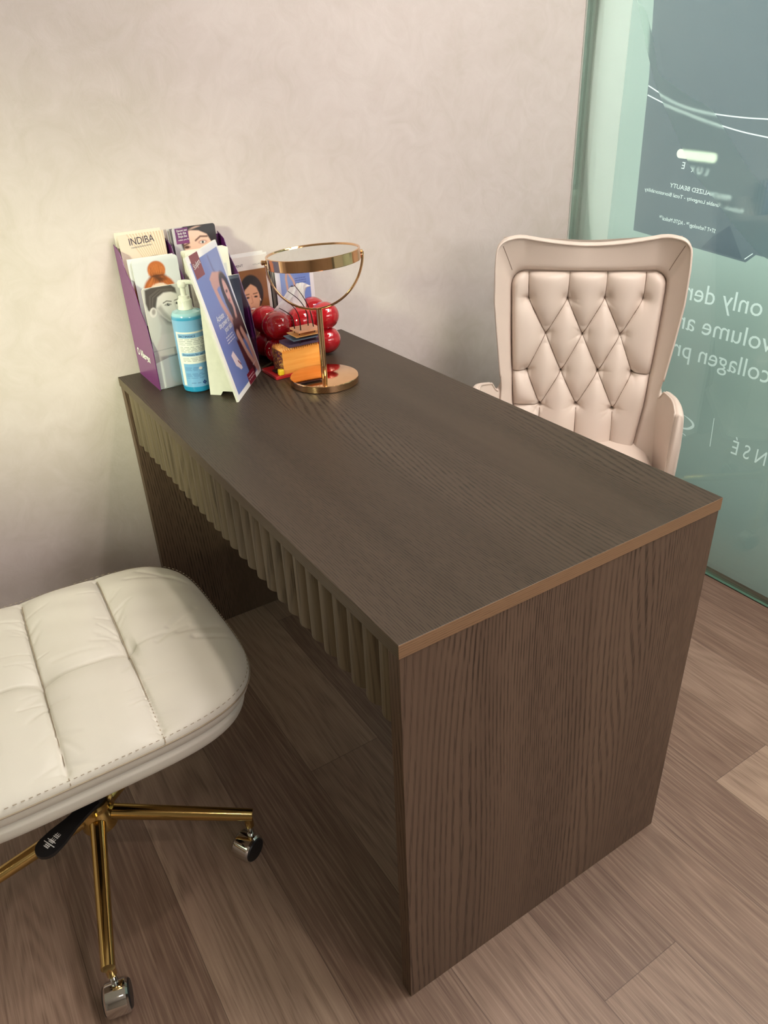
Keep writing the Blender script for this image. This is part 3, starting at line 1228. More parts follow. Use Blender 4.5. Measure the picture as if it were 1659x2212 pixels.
def seat_z(x, y):
    """height of the cushion top at (x, y)"""
    p = 4.2
    f = ((abs(x - scx) / shx) ** p + (abs(y - scy) / shy) ** p) ** (1 / p)
    e = min(max((f - 0.55) / 0.45, 0), 1)
    z = 0.462 + 0.010 * (1 - f ** 2.2) - (1 - math.sqrt(max(1 - e ** 2.6, 0))) * 0.031
    return z + float(quilt_z(np.array([x]), np.array([y]), np.array([f]))[0])


for a, b in SEAMS:
    bm = bmesh.new()
    pts = []
    for k in range(90):
        t_ = -0.085 + 1.06 * k / 89
        x, y = a[0] + (b[0] - a[0]) * t_, a[1] + (b[1] - a[1]) * t_
        pts.append((x, y, seat_z(x, y) + 0.0002))
    tube(bm, pts, 0.0010, 6)
    obj('seat_seam', bm, M_cseam, stool)
bm = bmesh.new()
pts = []
for k in range(90):
    x = -0.212 - 0.36 * k / 89
    y = 0.566 + 0.006 * math.sin((x + 0.2) * 22)
    pts.append((x, y, seat_z(x, y) + 0.0002))
tube(bm, pts, 0.0010, 6)
obj('seat_seam', bm, M_cseam, stool)
# lower upholstered shell
seat_shell('seat_shell', shx - 0.012, shy - 0.010, 0.418, 0.360, 0.0, M_cream, stool, N=160, Mr=12, p=4.2, quilt=False)


def rim_path(fx, fy, z, p=4.2, n=240):
    out = []
    for k in range(n):
        a = 2 * PI * k / n
        c, s = math.cos(a), math.sin(a)
        r = (abs(c) ** p + abs(s) ** p) ** (-1 / p)
        out.append((scx + fx * r * c, scy + fy * r * s, z))
    return out


bm = bmesh.new()
tube(bm, rim_path(shx + 0.0005, shy + 0.0005, 0.4265), 0.0016, 6, closed=True)
obj('piping', bm, M_cseam, stool, smooth=True)
bm = bmesh.new()
pp = rim_path(shx * 0.996, shy * 0.996, 0.4405, n=760)
for i in range(0, 760, 4):
    tube(bm, [pp[i], pp[i + 1], pp[(i + 2) % 760]], 0.0006, 5)
obj('stitching', bm, M_cseam, stool)
# mechanism plate and lever
bm = bmesh.new()
box(bm, (CX - 0.09, CY - 0.08, 0.338), (CX + 0.09, CY + 0.08, 0.362), 0.004)
box(bm, (CX - 0.035, CY - 0.05, 0.300), (CX + 0.035, CY + 0.05, 0.340), 0.006)
obj('tilt_mechanism', bm, M_blackp, stool)


def lever_pts():
    c0 = Vector((-0.342, 0.425, 0.292))
    c1 = Vector((-0.4245, 0.384, 0.285))
    d = (c1 - c0).normalized()
    n = Vector((-d.y, d.x, 0))
    out = []
    Lg = (c1 - c0).length
    prof = [(-0.02, 0.010), (0, 0.0135), (0.25, 0.0125), (0.5, 0.014), (0.8, 0.0195), (1.0, 0.0205)]
    left, right = [], []
    for t, w_ in prof:
        left.append(c0 + d * Lg * t + n * w_)
        right.append(c0 + d * Lg * t - n * w_)
    tip = [c1 + d * 0.0205 * math.sin(a) + n * 0.0205 * math.cos(a) for a in np.linspace(0.25, PI - 0.25, 9)]
    return left + tip + right[::-1], d, n, c0, c1


lp, ld, ln_, lc0, lc1 = lever_pts()
bm = bmesh.new()
tp = [bm.verts.new(p + Vector((0, 0, 0.003))) for p in lp]
bt = [bm.verts.new(p - Vector((0, 0, 0.003))) for p in lp]
bm.faces.new(tp)
bm.faces.new(bt[::-1])
for i in range(len(tp)):
    j = (i + 1) % len(tp)
    bm.faces.new([tp[i], bt[i], bt[j], tp[j]])
bmesh.ops.bevel(bm, geom=[e for e in bm.edges if len(e.link_faces) == 2 and e.calc_face_angle(0) > 1.2], offset=0.001, segments=2, affect='EDGES')
tube(bm, [(-0.342, 0.50, 0.315), (-0.342, 0.46, 0.312), (-0.342, 0.425, 0.293)], [0.006, 0.008, 0.011], 12)
lever = obj('lever', bm, M_blackp, stool, smooth=35)
bm = bmesh.new()
r_ = random.Random(3)
def lev(a, b):
    return lc1 + ld * a + ln_ * b + Vector((0, 0, 0.0034))
def lbar(a0, b0, a1, b1, w_=0.0011):
    p, q = lev(a0, b0), lev(a1, b1)
    d = (q - p).normalized()
    n = Vector((-d.y, d.x, 0)) * w_ / 2
    bm.faces.new([bm.verts.new(v) for v in (p + n, p - n, q - n, q + n)])
for i in range(3):
    o_ = -0.006 + i * 0.0042
    lbar(0.004 - i * 0.0095, -0.006, 0.004 - i * 0.0095, 0.005)
    lbar(0.001 - i * 0.0095, -0.006, 0.001 - i * 0.0095, 0.005)
    lbar(0.005 - i * 0.0095, -0.0035, -0.003 - i * 0.0095, -0.0035)
    lbar(0.005 - i * 0.0095, 0.000, -0.003 - i * 0.0095, 0.000)
    lbar(0.005 - i * 0.0095, 0.0035, -0.003 - i * 0.0095, 0.0035)
lbar(-0.002, -0.0125, -0.002, 0.0125, 0.0014)
lbar(-0.0075, -0.0105, -0.0075, 0.0085, 0.0012)
obj('lever_print', bm, M_white, lever, recalc=False)

# ------------------------------------------------------------------ beige winged armchair (behind the desk)
F = Vector((-0.69, -0.72, 0)).normalized()       # facing direction
AC = Vector((1.073, 0.749, 0.0))
arm = thing('armchair', 'beige leather wing-back armchair with diamond-tufted back behind the desk', 'chair', AC, 0)
arm_rot = math.atan2(F.y, F.x) + PI / 2          # local -y is forward
arm.rotation_euler = (0, 0, arm_rot)
REC = math.tan(math.radians(9))


def A3(s, d, z, rec=True):
    """s across (image right positive), d forward of the reclined plane, z height -> local coords"""
    dd = d - (z - 0.6) * REC if rec else d
    return (s, -dd, z)


# tufted inner panel
nx, nz = 210, 260
S, Z = np.meshgrid(np.linspace(-0.200, 0.200, nx), np.linspace(0.400, 0.900, nz))
rowA = [(-0.144, 0.818), (-0.046, 0.818), (0.046, 0.820), (0.139, 0.819)]
rowB = [(-0.095, 0.731), (-0.002, 0.731), (0.092, 0.731)]
rowC = [(-0.138, 0.636), (-0.049, 0.636), (0.045, 0.638), (0.131, 0.637)]
rowD = [(-0.098, 0.546), (-0.003, 0.550), (0.092, 0.541)]
rowE = [(-0.049, 0.47), (0.045, 0.47)]
tsegs = []
for (a, b) in ((rowA, rowB), (rowB, rowC), (rowC, rowD)):
    for p in a:
        for q in b:
            if abs(p[0] - q[0]) < 0.07:
                tsegs.append((p, q))
for p, x in zip(rowA, (-0.148, -0.045, 0.047, 0.140)):
    tsegs.append((p, (x, 0.900)))
for p in rowD:
    tsegs.append((p, (p[0] + 0.002, 0.40)))
tsegs.append((rowC[0], (-0.200, 0.632)))
tsegs.append((rowC[-1], (0.200, 0.631)))
tsegs.append((rowD[0], (-0.19, 0.545)))
dm = np.full(S.shape, 9.0)
acc = np.zeros(S.shape)
for p, q in tsegs:
    d, k = seg_dist(S, Z, p[0], p[1], q[0], q[1])
    dm = np.minimum(dm, d)
    acc += np.exp(-d / 0.010)
ds = np.maximum(-0.010 * np.log(acc), 0)
D = 0.024 * (1 - np.exp(-ds / 0.020)) - 0.0030 * np.exp(-(dm / 0.0016) ** 2)
for p in rowA + rowB + rowC + rowD:
    D -= 0.0075 * np.exp(-((S - p[0]) ** 2 + (Z - p[1]) ** 2) / 0.012 ** 2)
rr = np.random.RandomState(11)
for p in rowA + rowB + rowC + rowD + rowC + rowD + rowD:
    for k in range(3):
        an = rr.uniform(0, 2 * PI)
        ln = rr.uniform(0.02, 0.045)
        d, kk = seg_dist(S, Z, p[0], p[1], p[0] + ln * math.cos(an), p[1] + ln * math.sin(an))
        D -= 0.0024 * np.exp(-(d / 0.0032) ** 2) * (1 - kk)


def inner_half(z):
    # half width of the panel at height z
    zz = [0.40, 0.438, 0.55, 0.68, 0.76, 0.837, 0.90]
    ww = [0.150, 0.155, 0.171, 0.181, 0.186, 0.190, 0.190]
    return np.interp(z, zz, ww)


HW = inner_half(Z)
# signed distance to the rounded outline
rc = 0.035
qx = np.abs(S) - (HW - rc)
qz = Z - (0.8870 - rc)
outd = np.where((qx > 0) & (qz > 0), np.hypot(qx, qz) - rc, np.maximum(qx, qz) - rc)
edge = np.clip(-outd, 0, 1)
D = D * (1 - np.exp(-edge / 0.006)) - 0.016 * np.exp(-edge / 0.006)
D = D + 0.005
keep = outd < 0.006
X_ = S
Y_ = -(D - (Z - 0.6) * REC)
panel = grid_mesh('tufted_panel', X_, Y_, Z, M_beige, arm, True, keep)
# seams as thin piping lines sunk in the grooves
bm = bmesh.new()
def seam_d(s, z):
    i = int(round((z - 0.400) / 0.500 * (nz - 1)))
    j = int(round((s + 0.200) / 0.400 * (nx - 1)))
    return float(D[min(max(i, 0), nz - 1), min(max(j, 0), nx - 1)])
for p, q in tsegs:
    pts = []
    for k in range(15):
        s = p[0] + (q[0] - p[0]) * k / 14
        z = p[1] + (q[1] - p[1]) * k / 14
        if abs(s) > float(inner_half(z)) - 0.004 or z > 0.883:
            continue
        pts.append(A3(s, seam_d(s, z) + 0.0007, z))
    if len(pts) > 2:
        tube(bm, pts, 0.0010, 5)
obj('panel_seams', bm, M_seam, arm)

# wing frame: strips between the inner outline and the outer outline
inner_pts, outer_pts = [], []
oz = [0.40, 0.50, 0.575, 0.602, 0.635, 0.734, 0.822, 0.902, 0.935]
ow = [0.205, 0.203, 0.2005, 0.2005, 0.2035, 0.2155, 0.2255, 0.2275, 0.2265]
of = [0.030, 0.030, 0.030, 0.032, 0.045, 0.058, 0.066, 0.070, 0.068]
side = []
NZ = 60
for k in range(NZ + 1):
    z = 0.40 + (0.850 - 0.40) * k / NZ
    zo = 0.40 + (0.935 - 0.40) * k / NZ
    side.append(((float(inner_half(z)) - 0.001, z), (float(np.interp(zo, oz, ow)), zo, float(np.interp(zo, oz, of)))))
# corner
top = []
cin = []
for k in range(1, 13):
    a = k / 12 * PI / 2
    cin.append((0.189 - 0.034 * (1 - math.cos(a)) , 0.851 + 0.034 * math.sin(a)))
cout = smooth_path([(0.2265, 0.935, 0), (0.223, 0.951, 0), (0.209, 0.964, 0), (0.182, 0.969, 0), (0.160, 0.967, 0)], 3)[1:]
for a, b in zip(cin, cout):
    f = 0.068 - 0.034 * (0.2265 - b.x) / 0.066
    top.append((a, (b.x, b.y, f)))
flat_ = []
for k in range(1, 21):
    t = k / 20
    si = 0.155 * (1 - t)
    so = 0.160 * (1 - t)
    zi = 0.885 - 0.002 * math.sin(t * PI / 2)
    zo = 0.947 + 0.020 * (1 - t) ** 1.6
    flat_.append(((si, zi), (so, zo, 0.034 - 0.016 * t)))
half = side + top + flat_
full = [((-a[0], a[1]), (-b[0], b[1], b[2])) for a, b in half] + [(a, b) for a, b in half[:-1]][::-1]
MR = 14
rows_f = []
outer_edge = []
bm = bmesh.new()
grid = []
for (a, b) in full:
    row = []
    for j in range(MR + 1):
        t = j / MR
        s = a[0] + (b[0] - a[0]) * t
        z = a[1] + (b[1] - a[1]) * t
        # starts sunk at the groove, rises quickly, then sweeps forward to the rim
        dd = -0.008 + 0.021 * (1 - math.exp(-t / 0.06)) + (b[2] - 0.010) * t ** 1.4
        row.append(bm.verts.new(A3(s, dd, z)))
    # round the rim and go down the back
    s1, z1_, f1 = b
    dirx, dirz = b[0] - a[0], b[1] - a[1]
    ll = math.hypot(dirx, dirz) or 1
    ux_, uz_ = dirx / ll, dirz / ll
    for (o_, bk) in ((0.004, 0.004), (0.006, 0.012), (0.004, 0.022), (-0.002, 0.034), (-0.02, 0.050), (-0.05, 0.062)):
        row.append(bm.verts.new(A3(s1 + ux_ * o_, f1 - bk, z1_ + uz_ * o_)))
    grid.append(row)
    outer_edge.append(A3(s1 + ux_ * 0.001, f1 + 0.0035, z1_ + uz_ * 0.001))
for r0, r1 in zip(grid[:-1], grid[1:]):
    for j in range(len(r0) - 1):
        bm.faces.new([r0[j], r0[j + 1], r1[j + 1], r1[j]])
obj('back_frame', bm, M_beige, arm, smooth=True)
# back closing shell
bm = bmesh.new()
nb = 40
prev = None
for k in range(31):
    z = 0.40 + 0.545 * k / 30
    wdt = float(np.interp(z, oz, ow)) - 0.012
    row = []
    for j in range(nb + 1):
        t = -1 + 2 * j / nb
        dd = -0.058 - 0.012 * (1 - t * t) + 0.055 * abs(t) ** 3
        zz = z + (0.02 * abs(t) ** 1.6 if k > 26 else 0) * (k - 26) / 4
        row.append(bm.verts.new(A3(t * wdt, dd, zz)))
    if prev:
        for j in range(nb):
            bm.faces.new([prev[j], row[j], row[j + 1], prev[j + 1]])
    prev = row
bmesh.ops.solidify(bm, geom=bm.faces[:], thickness=0.008)
obj('back_shell', bm, M_beige, arm, smooth=50)
bm = bmesh.new()
tube(bm, outer_edge[26:-26], 0.0028, 8)
obj('piping', bm, M_beige, arm, smooth=True)
# crease lines from the panel corners to the wing tips
for s in (-1, 1):
    bm = bmesh.new()
    i0 = NZ + 5
    g = [Vector(v) for v in []]
    pts = []
    a, b = half[i0]
    for j in range(3, MR):
        t = j / MR
        ss = a[0] + (b[0] - a[0]) * t
        z = a[1] + (b[1] - a[1]) * t
        dd = -0.008 + 0.021 * (1 - math.exp(-t / 0.06)) + (b[2] - 0.010) * t ** 1.4
        pts.append(A3(s * ss, dd - 0.0001, z))
    tube(bm, pts, 0.0008, 5)
    obj('corner_seam', bm, M_seam, arm)

# arms
def build_arm(sg, sF, zF, dF):
    """curved upholstered arm from the wing neck forward; sg side, sF half-width at the front"""
    bm = bmesh.new()
    n = 26
    rows = []
    pip = []
    for i in range(n + 1):
        t = i / n
        d = 0.010 + (dF - 0.010) * t
        s = 0.190 + (sF - 0.190) * (1 - (1 - t) ** 2.2)
        zt = 0.612 - 0.026 * math.sin(min(t * 3.2, 1) * PI) * (1 - t) + (zF - 0.612) * t ** 1.2
        if t > 0.55:
            zt -= 0.020 * ((t - 0.55) / 0.45) ** 2.5
        zb = 0.40
        th = 0.018 + 0.005 * t
        sec = [(0.0, zb), (0.0, zb + (zt - zb) * 0.3), (-0.001, zb + (zt - zb) * 0.65), (0.0, zt - 0.010), (0.003, zt - 0.003), (th * 0.35, zt), (th * 0.7, zt - 0.002), (th * 0.95, zt - 0.010),
               (th * 1.06, zt - 0.035), (th * 1.15, zb + (zt - zb) * 0.6), (th * 1.1, zb + (zt - zb) * 0.3), (th, zb)]
        row = [bm.verts.new((sg * (s + o_), -d, z)) for o_, z in sec]
        rows.append(row)
        pip.append((sg * (s + 0.001), -d, zt - 0.004))
    for a, b in zip(rows[:-1], rows[1:]):
        for j in range(len(a)):
            bm.faces.new([a[j], b[j], b[(j + 1) % len(a)], a[(j + 1) % len(a)]])
    # rounded front cap
    last = rows[-1]
    cen = [v.co.copy() for v in last]
    prevr = last
    for (fo, sh) in ((0.006, 0.94), (0.010, 0.78), (0.012, 0.5)):
        mx_ = sum(c.x for c in cen) / len(cen)
        row = [bm.verts.new((mx_ + (c.x - mx_) * sh, c.y - fo, (c.z - 0.5) * (1 - (1 - sh) * 0.06) + 0.5)) for c in cen]
        for j in range(len(row)):
            bm.faces.new([prevr[j], row[j], row[(j + 1) % len(row)], prevr[(j + 1) % len(row)]])
        prevr = row
    bm.faces.new(prevr)
    bm.faces.new(rows[0][::-1])
    o = obj('armrest', bm, M_beige, arm, smooth=60)
    bm = bmesh.new()
    fz = [(sg * (sF - 0.0005), -dF - 0.0025, z) for z in np.linspace(zF - 0.026, 0.41, 12)]
    tube(bm, smooth_path(pip[4:] + fz, 3), 0.0024, 8)
    obj('armrest_piping', bm, M_beige, o, smooth=True)


build_arm(1, 0.216, 0.628, 0.185)
build_arm(-1, 0.250, 0.665, 0.185)

# seat
bm = bmesh.new()
rows = []
for i in range(25):
    t = i / 24
    d = -0.02 + 0.40 * t
    row = []
    for j in range(33):
        u = -1 + 2 * j / 32
        hw = 0.190 + 0.012 * t
        z = 0.446 + 0.014 * (1 - u ** 4) * (1 - (2 * t - 1) ** 6) - 0.035 * max(0, (t - 0.85) / 0.15) ** 2 - 0.018 * abs(u) ** 8
        row.append(bm.verts.new((u * hw, -d, z)))
    rows.append(row)
for a, b in zip(rows[:-1], rows[1:]):
    for j in range(32):
        bm.faces.new([a[j], b[j], b[j + 1], a[j + 1]])
ext = bmesh.ops.extrude_face_region(bm, geom=bm.faces[:])
for v in [g for g in ext['geom'] if isinstance(g, bmesh.types.BMVert)]:
    v.co.z = 0.378
obj('seat', bm, M_beige, arm, smooth=50)
bm = bmesh.new()
box(bm, (-0.20, -0.36, 0.34), (0.20, 0.03, 0.377), 0.02, seg=3)
obj('seat_shell', bm, M_beige, arm, smooth=50)
star_base(arm, 0, -0.18, 0.128, 0.27, 0.3, 0.345, endz=0.10)

# ------------------------------------------------------------------ vanity mirror
MX, MY = 0.361, 0.827
mir = thing('vanity_mirror', 'round rose gold tabletop vanity mirror tilted flat on its stem', 'mirror', (MX, MY, H))
bm = bmesh.new()
lathe(bm, [(0, 0.0002), (0.0730, 0.0002), (0.0745, 0.0015), (0.0745, 0.0145), (0.0737, 0.0158), (0.0725, 0.0162), (0, 0.0162)], 96)
obj('base', bm, M_rose, mir, smooth=30)
bm = bmesh.new()
lathe(bm, [(0.0070, 0.016), (0.0068, 0.05), (0.0066, 0.10), (0.0064, 0.160), (0, 0.160)], 32)
obj('stem', bm, M_rose, mir, smooth=30)
ax_ = Vector((0.885, -0.465, 0)).normalized()
fd_ = Vector((-0.465, -0.885, 0)).normalized()     # towards the viewer
RF = 0.0985
zc = 0.264
tilt = 0.042
bm = bmesh.new()
pts = []
for k in range(49):
    a = PI + PI * k / 48
    # image right side sits slightly higher
    p = ax_ * (RF * math.cos(a) - 0.002) + Vector((0, 0, zc + 0.104 * math.sin(a) + 0.006 * math.cos(a)))
    pts.append(p)
tube(bm, pts, 0.0030, 12, flatten=(0.75, 1.5))
obj('yoke', bm, M_rose, mir, smooth=True)
# ring with the glass
T3 = Matrix.Translation(ax_ * -0.003 + Vector((0, 0, zc))) @ Matrix.Rotation(-0.058, 4, fd_ * -1) @ Matrix.Rotation(-0.022, 4, ax_)
bm = bmesh.new()
RR = 0.0960
lathe(bm, [(RR - 0.005, 0.009), (RR - 0.004, 0.011), (RR - 0.0008, 0.0112), (RR, 0.0104), (RR, -0.0104), (RR - 0.0008, -0.0112), (RR - 0.004, -0.011), (RR - 0.005, -0.009)], 128, mat=T3)
ring = obj('mirror_frame', bm, M_rose, mir, smooth=30)
bm = bmesh.new()
lathe(bm, [(0, 0.0090), (RR - 0.0048, 0.0090)], 128, mat=T3)
lathe(bm, [(RR - 0.0048, -0.0090), (0, -0.0090)], 128, mat=T3)
obj('mirror_glass', bm, M_mirror, ring, recalc=False)
for s in (-1, 1):
    bm = bmesh.new()
    c = ax_ * (s * RR - 0.003)
    p = Vector((c.x, c.y, zc + 0.0055 * s))
    tube(bm, [p, p + ax_ * (0.008 if s < 0 else 0.003) * s, p + ax_ * s * (0.010 if s < 0 else 0.004)], [0.004, 0.0050, 0.003], 16)
    obj('pivot_knob', bm, M_rose, mir, smooth=40)

# ------------------------------------------------------------------ red bubble tissue box
tb = thing('tissue_box', 'glossy red ceramic tissue box shaped like stacked balls', 'tissue box', (0.402, 1.032, H))
bm = bmesh.new()
RB = 0.0345
for ix in (-1, 0, 1):
    for iy in (-1, 1):
        for iz in (0, 1):
            b = bmesh.new()
            bmesh.ops.create_uvsphere(b, u_segments=40, v_segments=24, radius=RB)
            for v in b.verts:
                v.co.z *= 0.93
            join(bm, b, 0, Matrix.Translation((ix * 0.0625, iy * 0.031, 0.0335 + iz * 0.058)))
box(bm, (-0.075, -0.040, 0.004), (0.075, 0.040, 0.100), 0.01, seg=3)
obj('cover', bm, M_red, tb, smooth=60)
# tissue sheet
bm = bmesh.new()
base_l = [(-0.055, -0.004, 0.098), (-0.03, -0.010, 0.096), (0.0, -0.008, 0.096), (0.03, -0.006, 0.098)]
# rows from the slot up: each row a folded polyline
rowsT = [
    [(-0.020, 0.006, 0.085), (-0.010, -0.006, 0.085), (0.004, -0.004, 0.085), (0.016, -0.008, 0.085), (0.026, 0.004, 0.085)],
    [(-0.046, 0.000, 0.108), (-0.026, -0.014, 0.106), (-0.004, -0.010, 0.110), (0.018, -0.016, 0.112), (0.030, -0.004, 0.114)],
    [(-0.052, -0.004, 0.120), (-0.026, -0.018, 0.128), (-0.003, -0.010, 0.136), (0.017, -0.018, 0.140), (0.028, -0.006, 0.140)],
    [(-0.030, -0.002, 0.140), (-0.012, -0.018, 0.148), (0.004, -0.012, 0.156), (0.018, -0.018, 0.160), (0.032, -0.008, 0.156)],
    [(-0.004, 0.000, 0.162), (0.002, -0.012, 0.166), (0.010, -0.010, 0.171), (0.022, -0.014, 0.171), (0.043, -0.010, 0.160)],
]
G = []
for r in rowsT:
    G.append(smooth_path(r, 8))
G2 = []
for j in range(len(G[0])):
    col_ = smooth_path([g[j] for g in G], 7)
    G2.append(col_)
rt = np.random.RandomState(2)
vv = [[bm.verts.new(p + Vector((0, 0.0022 * math.sin(j * 0.55 + i * 0.25) + 0.0012 * math.sin(j * 1.3 - i * 0.4), 0))) for i, p in enumerate(c)] for j, c in enumerate(G2)]
for j in range(len(vv) - 1):
    for i in range(len(vv[0]) - 1):
        bm.faces.new([vv[j][i], vv[j + 1][i], vv[j + 1][i + 1], vv[j][i + 1]])
bmesh.ops.solidify(bm, geom=bm.faces[:], thickness=0.0006)
M_tissue = film_mat('soft_tissue_paper', (252, 250, 252), 0.2)
ts = obj('tissue', bm, M_tissue, None, smooth=50)
ts.location = (0.402, 1.032, H)
tag(ts, 'white tissue pulled up out of the red ball tissue box', 'tissue')

# ------------------------------------------------------------------ layered skin model on a red tray
sk = thing('layered_model', 'small layered model of orange block and coloured plates with curved wires on a red tray', 'model', (0, 0, 0))
bm = bmesh.new()
box(bm, (0.281, 0.9030, H + 0.0002), (0.400, 0.980, H + 0.0072), 0.0008)
obj('tray', bm, M_tray, sk)
bm = bmesh.new()
bx0, bx1, by0, by1, bz0, bz1 = 0.303, 0.395, 0.9075, 0.959, H + 0.0074, H + 0.0575
# zig-zag topped block
nt = 26
top_f, bot_f, top_b, bot_b = [], [], [], []
for k in range(nt * 2 + 1):
    x = bx0 + (bx1 - bx0) * k / (nt * 2)
    z = bz1 + (0.0022 if k % 2 else 0)
    top_f.append(bm.verts.new((x, by0, z)))
    bot_f.append(bm.verts.new((x, by0, bz0)))
    top_b.append(bm.verts.new((x, by1, z)))
    bot_b.append(bm.verts.new((x, by1, bz0)))
for k in range(nt * 2):
    bm.faces.new([bot_f[k], bot_f[k + 1], top_f[k + 1], top_f[k]])
    bm.faces.new([bot_b[k], bot_b[k + 1], top_b[k + 1], top_b[k]])
    bm.faces.new([top_f[k], top_f[k + 1], top_b[k + 1], top_b[k]])
    bm.faces.new([bot_f[k], bot_f[k + 1], bot_b[k + 1], bot_b[k]])
f = bm.faces.new([bot_f[0], top_f[0], top_b[0], bot_b[0]])
f.material_index = 1
bm.faces.new([bot_f[-1], top_f[-1], top_b[-1], bot_b[-1]])
# small teeth over the top
for i in range(17):
    for j in range(9):
        x = bx0 + (i + 0.5) * (bx1 - bx0) / 17
        y = by0 + (j + 0.5) * (by1 - by0) / 9
        b = bmesh.new()
        bmesh.ops.create_cone(b, cap_ends=True, segments=4, radius1=0.0036, radius2=0.0, depth=0.0080)
        join(bm, b, 0, Matrix.Translation((x, y, bz1 + 0.0040)))
obj('block', bm, [M_orange, M_endface], sk)
bm = bmesh.new()
box(bm, (0.2905, 0.9040, H + 0.0074), (0.3026, 0.9150, H + 0.0205), 0.0022, seg=4)
obj('yellow_cap', bm, M_yellow, sk, smooth=40)
bm = bmesh.new()
box(bm, (0.2915, 0.926, H + 0.0074), (0.3025, 0.946, H + 0.0110), 0.001)
obj('black_block', bm, M_blackp, sk)
for (nm, mt, x0, x1, y0_, y1_, za, zb, ang) in (
        ('plum_plate', M_plum, 0.318, 0.398, 0.901, 0.951, 0.0660, 0.0725, 0.0),
        ('blue_plate', M_slateb, 0.325, 0.396, 0.890, 0.940, 0.0815, 0.0840, 0.0),
        ('ochre_plate', M_tan, 0.331, 0.394, 0.886, 0.934, 0.0895, 0.0913, 0.0),
        ('salmon_plate', M_pink, 0.337, 0.391, 0.884, 0.928, 0.0985, 0.1030, 0.0)):
    bm = bmesh.new()
    box(bm, (x0, y0_, H + za), (x1, y1_, H + zb), 0.0006)
    o = obj(nm, bm, mt, sk)
for (x, y) in ((0.345, 0.8985), (0.383, 0.8985), (0.345, 0.923), (0.383, 0.923)):
    bm = bmesh.new()
    tube(bm, [(x, y, H + 0.0715), (x, y, H + 0.099)], 0.0011, 8)
    obj('pin', bm, M_blackp, sk)
for pts in ([(0.3415, 0.912, 0.1), (0.338, 0.912, 0.128), (0.328, 0.914, 0.140), (0.312, 0.918, 0.152)],
            [(0.346, 0.892, 0.1), (0.3455, 0.893, 0.130), (0.339, 0.896, 0.150), (0.325, 0.902, 0.168)],
            [(0.376, 0.914, 0.1), (0.375, 0.914, 0.132), (0.362, 0.918, 0.160), (0.340, 0.926, 0.182)],
            [(0.382, 0.900, 0.1), (0.377, 0.901, 0.138), (0.365, 0.905, 0.170), (0.350, 0.912, 0.196)]):
    bm = bmesh.new()
    P = smooth_path([(a, b, H + c) for a, b, c in pts], 8)
    tube(bm, P, [0.0014 - 0.0007 * i / (len(P) - 1) for i in range(len(P))], 8)
    obj('wire', bm, M_wire, sk, smooth=True)

# ------------------------------------------------------------------ sanitiser bottle
BX, BY = 0.1255, 0.9690
bot = thing('pump_bottle', 'blue hand sanitiser bottle with white pump standing in front of the brochure holder', 'bottle', (BX, BY, H))


def liquid_mat():
    t = NT('blue_liquid_plastic')
    v = t.coords()
    sp = t.node('ShaderNodeSeparateXYZ')
    t.link(v, sp.inputs[0])
    c = t.ramp(sp.outputs[2], [(0.0, L4((40, 150, 200))), (0.16, L4((70, 165, 212))), (0.165, L4((172, 218, 232)))])
    t.link(c, t.b.inputs['Base Color'])
    t.b.inputs['Roughness'].default_value = 0.12
    t.b.inputs['Coat Weight'].default_value = 0.5
    t.b.inputs['Subsurface Weight'].default_value = 0.0
    return t.m


M_liq = liquid_mat()
bm = bmesh.new()
lathe(bm, [(0, 0.0003), (0.028, 0.0003), (0.0315, 0.003), (0.0325, 0.009), (0.0325, 0.158), (0.0318, 0.164), (0.0290, 0.1685), (0.0200, 0.1715), (0.0135, 0.173), (0.0135, 0.176), (0, 0.176)], 72)
obj('body', bm, M_liq, bot, smooth=30)
# label as a curved print
lab = Canvas(0.175, 0.142, 260, (128, 184, 226))
lab.rect(0.0, 0.0, 1.0, 1.0, (128, 184, 232))
lab.rect(0.0, 0.835, 1.0, 1.0, (132, 188, 232))
lab.rect(0.12, 0.36, 1.0, 0.835, (240, 244, 240))
lab.rect(0.12, 0.02, 0.17, 0.36, (240, 244, 240))
lab.rect(0.15, 0.745, 1.0, 0.81, (140, 190, 232))
lab.rect(0.165, 0.475, 1.0, 0.525, (140, 190, 232))
lab.textlines(0.155, 0.80, [0.725, 0.700, 0.675, 0.650], 0.0065, (120, 128, 140), 0.7, 3)
lab.textlines(0.165, 0.80, [0.610, 0.588, 0.566, 0.544], 0.0065, (120, 128, 140), 0.7, 4)
lab.textlines(0.18, 0.80, [0.445, 0.423, 0.401], 0.0065, (120, 128, 140), 0.7, 5)
lab.textlines(0.19, 0.42, [0.30, 0.28, 0.26, 0.205, 0.185, 0.165, 0.14], 0.006, (70, 110, 180), 0.7, 6)
lab.textlines(0.48, 0.80, [0.34, 0.32, 0.30, 0.28, 0.26, 0.24, 0.22, 0.2, 0.18, 0.16], 0.006, (70, 110, 180), 0.6, 7)
lab.ell(0.375, 0.285, 0.022, 0.022, (235, 232, 236))
lab.ell(0.385, 0.062, 0.010, 0.014, (28, 60, 140)); lab.ell(0.415, 0.062, 0.010, 0.014, (28, 60, 140))
lab.ell(0.400, 0.080, 0.010, 0.014, (28, 60, 140)); lab.ell(0.400, 0.044, 0.010, 0.014, (28, 60, 140))
lab.textlines(0.24, 0.36, [0.062], 0.006, (50, 80, 150), 0.8, 9, 0)
ph0 = math.radians(155)      # label start angle, running towards the viewer
span = 0.175 / 0.0327
verts, faces = [], []
ny_, nx_ = lab.ny, lab.nx
ang = ph0 + lab.U * span
VX = 0.03275 * np.cos(ang)
VY = 0.03275 * np.sin(ang)
VZ = 0.0135 + lab.V * 0.142
lo = grid_mesh('label', VX, VY, VZ, M_ink_print, bot, True)
at = lo.data.color_attributes.new('ink', 'FLOAT_COLOR', 'POINT')
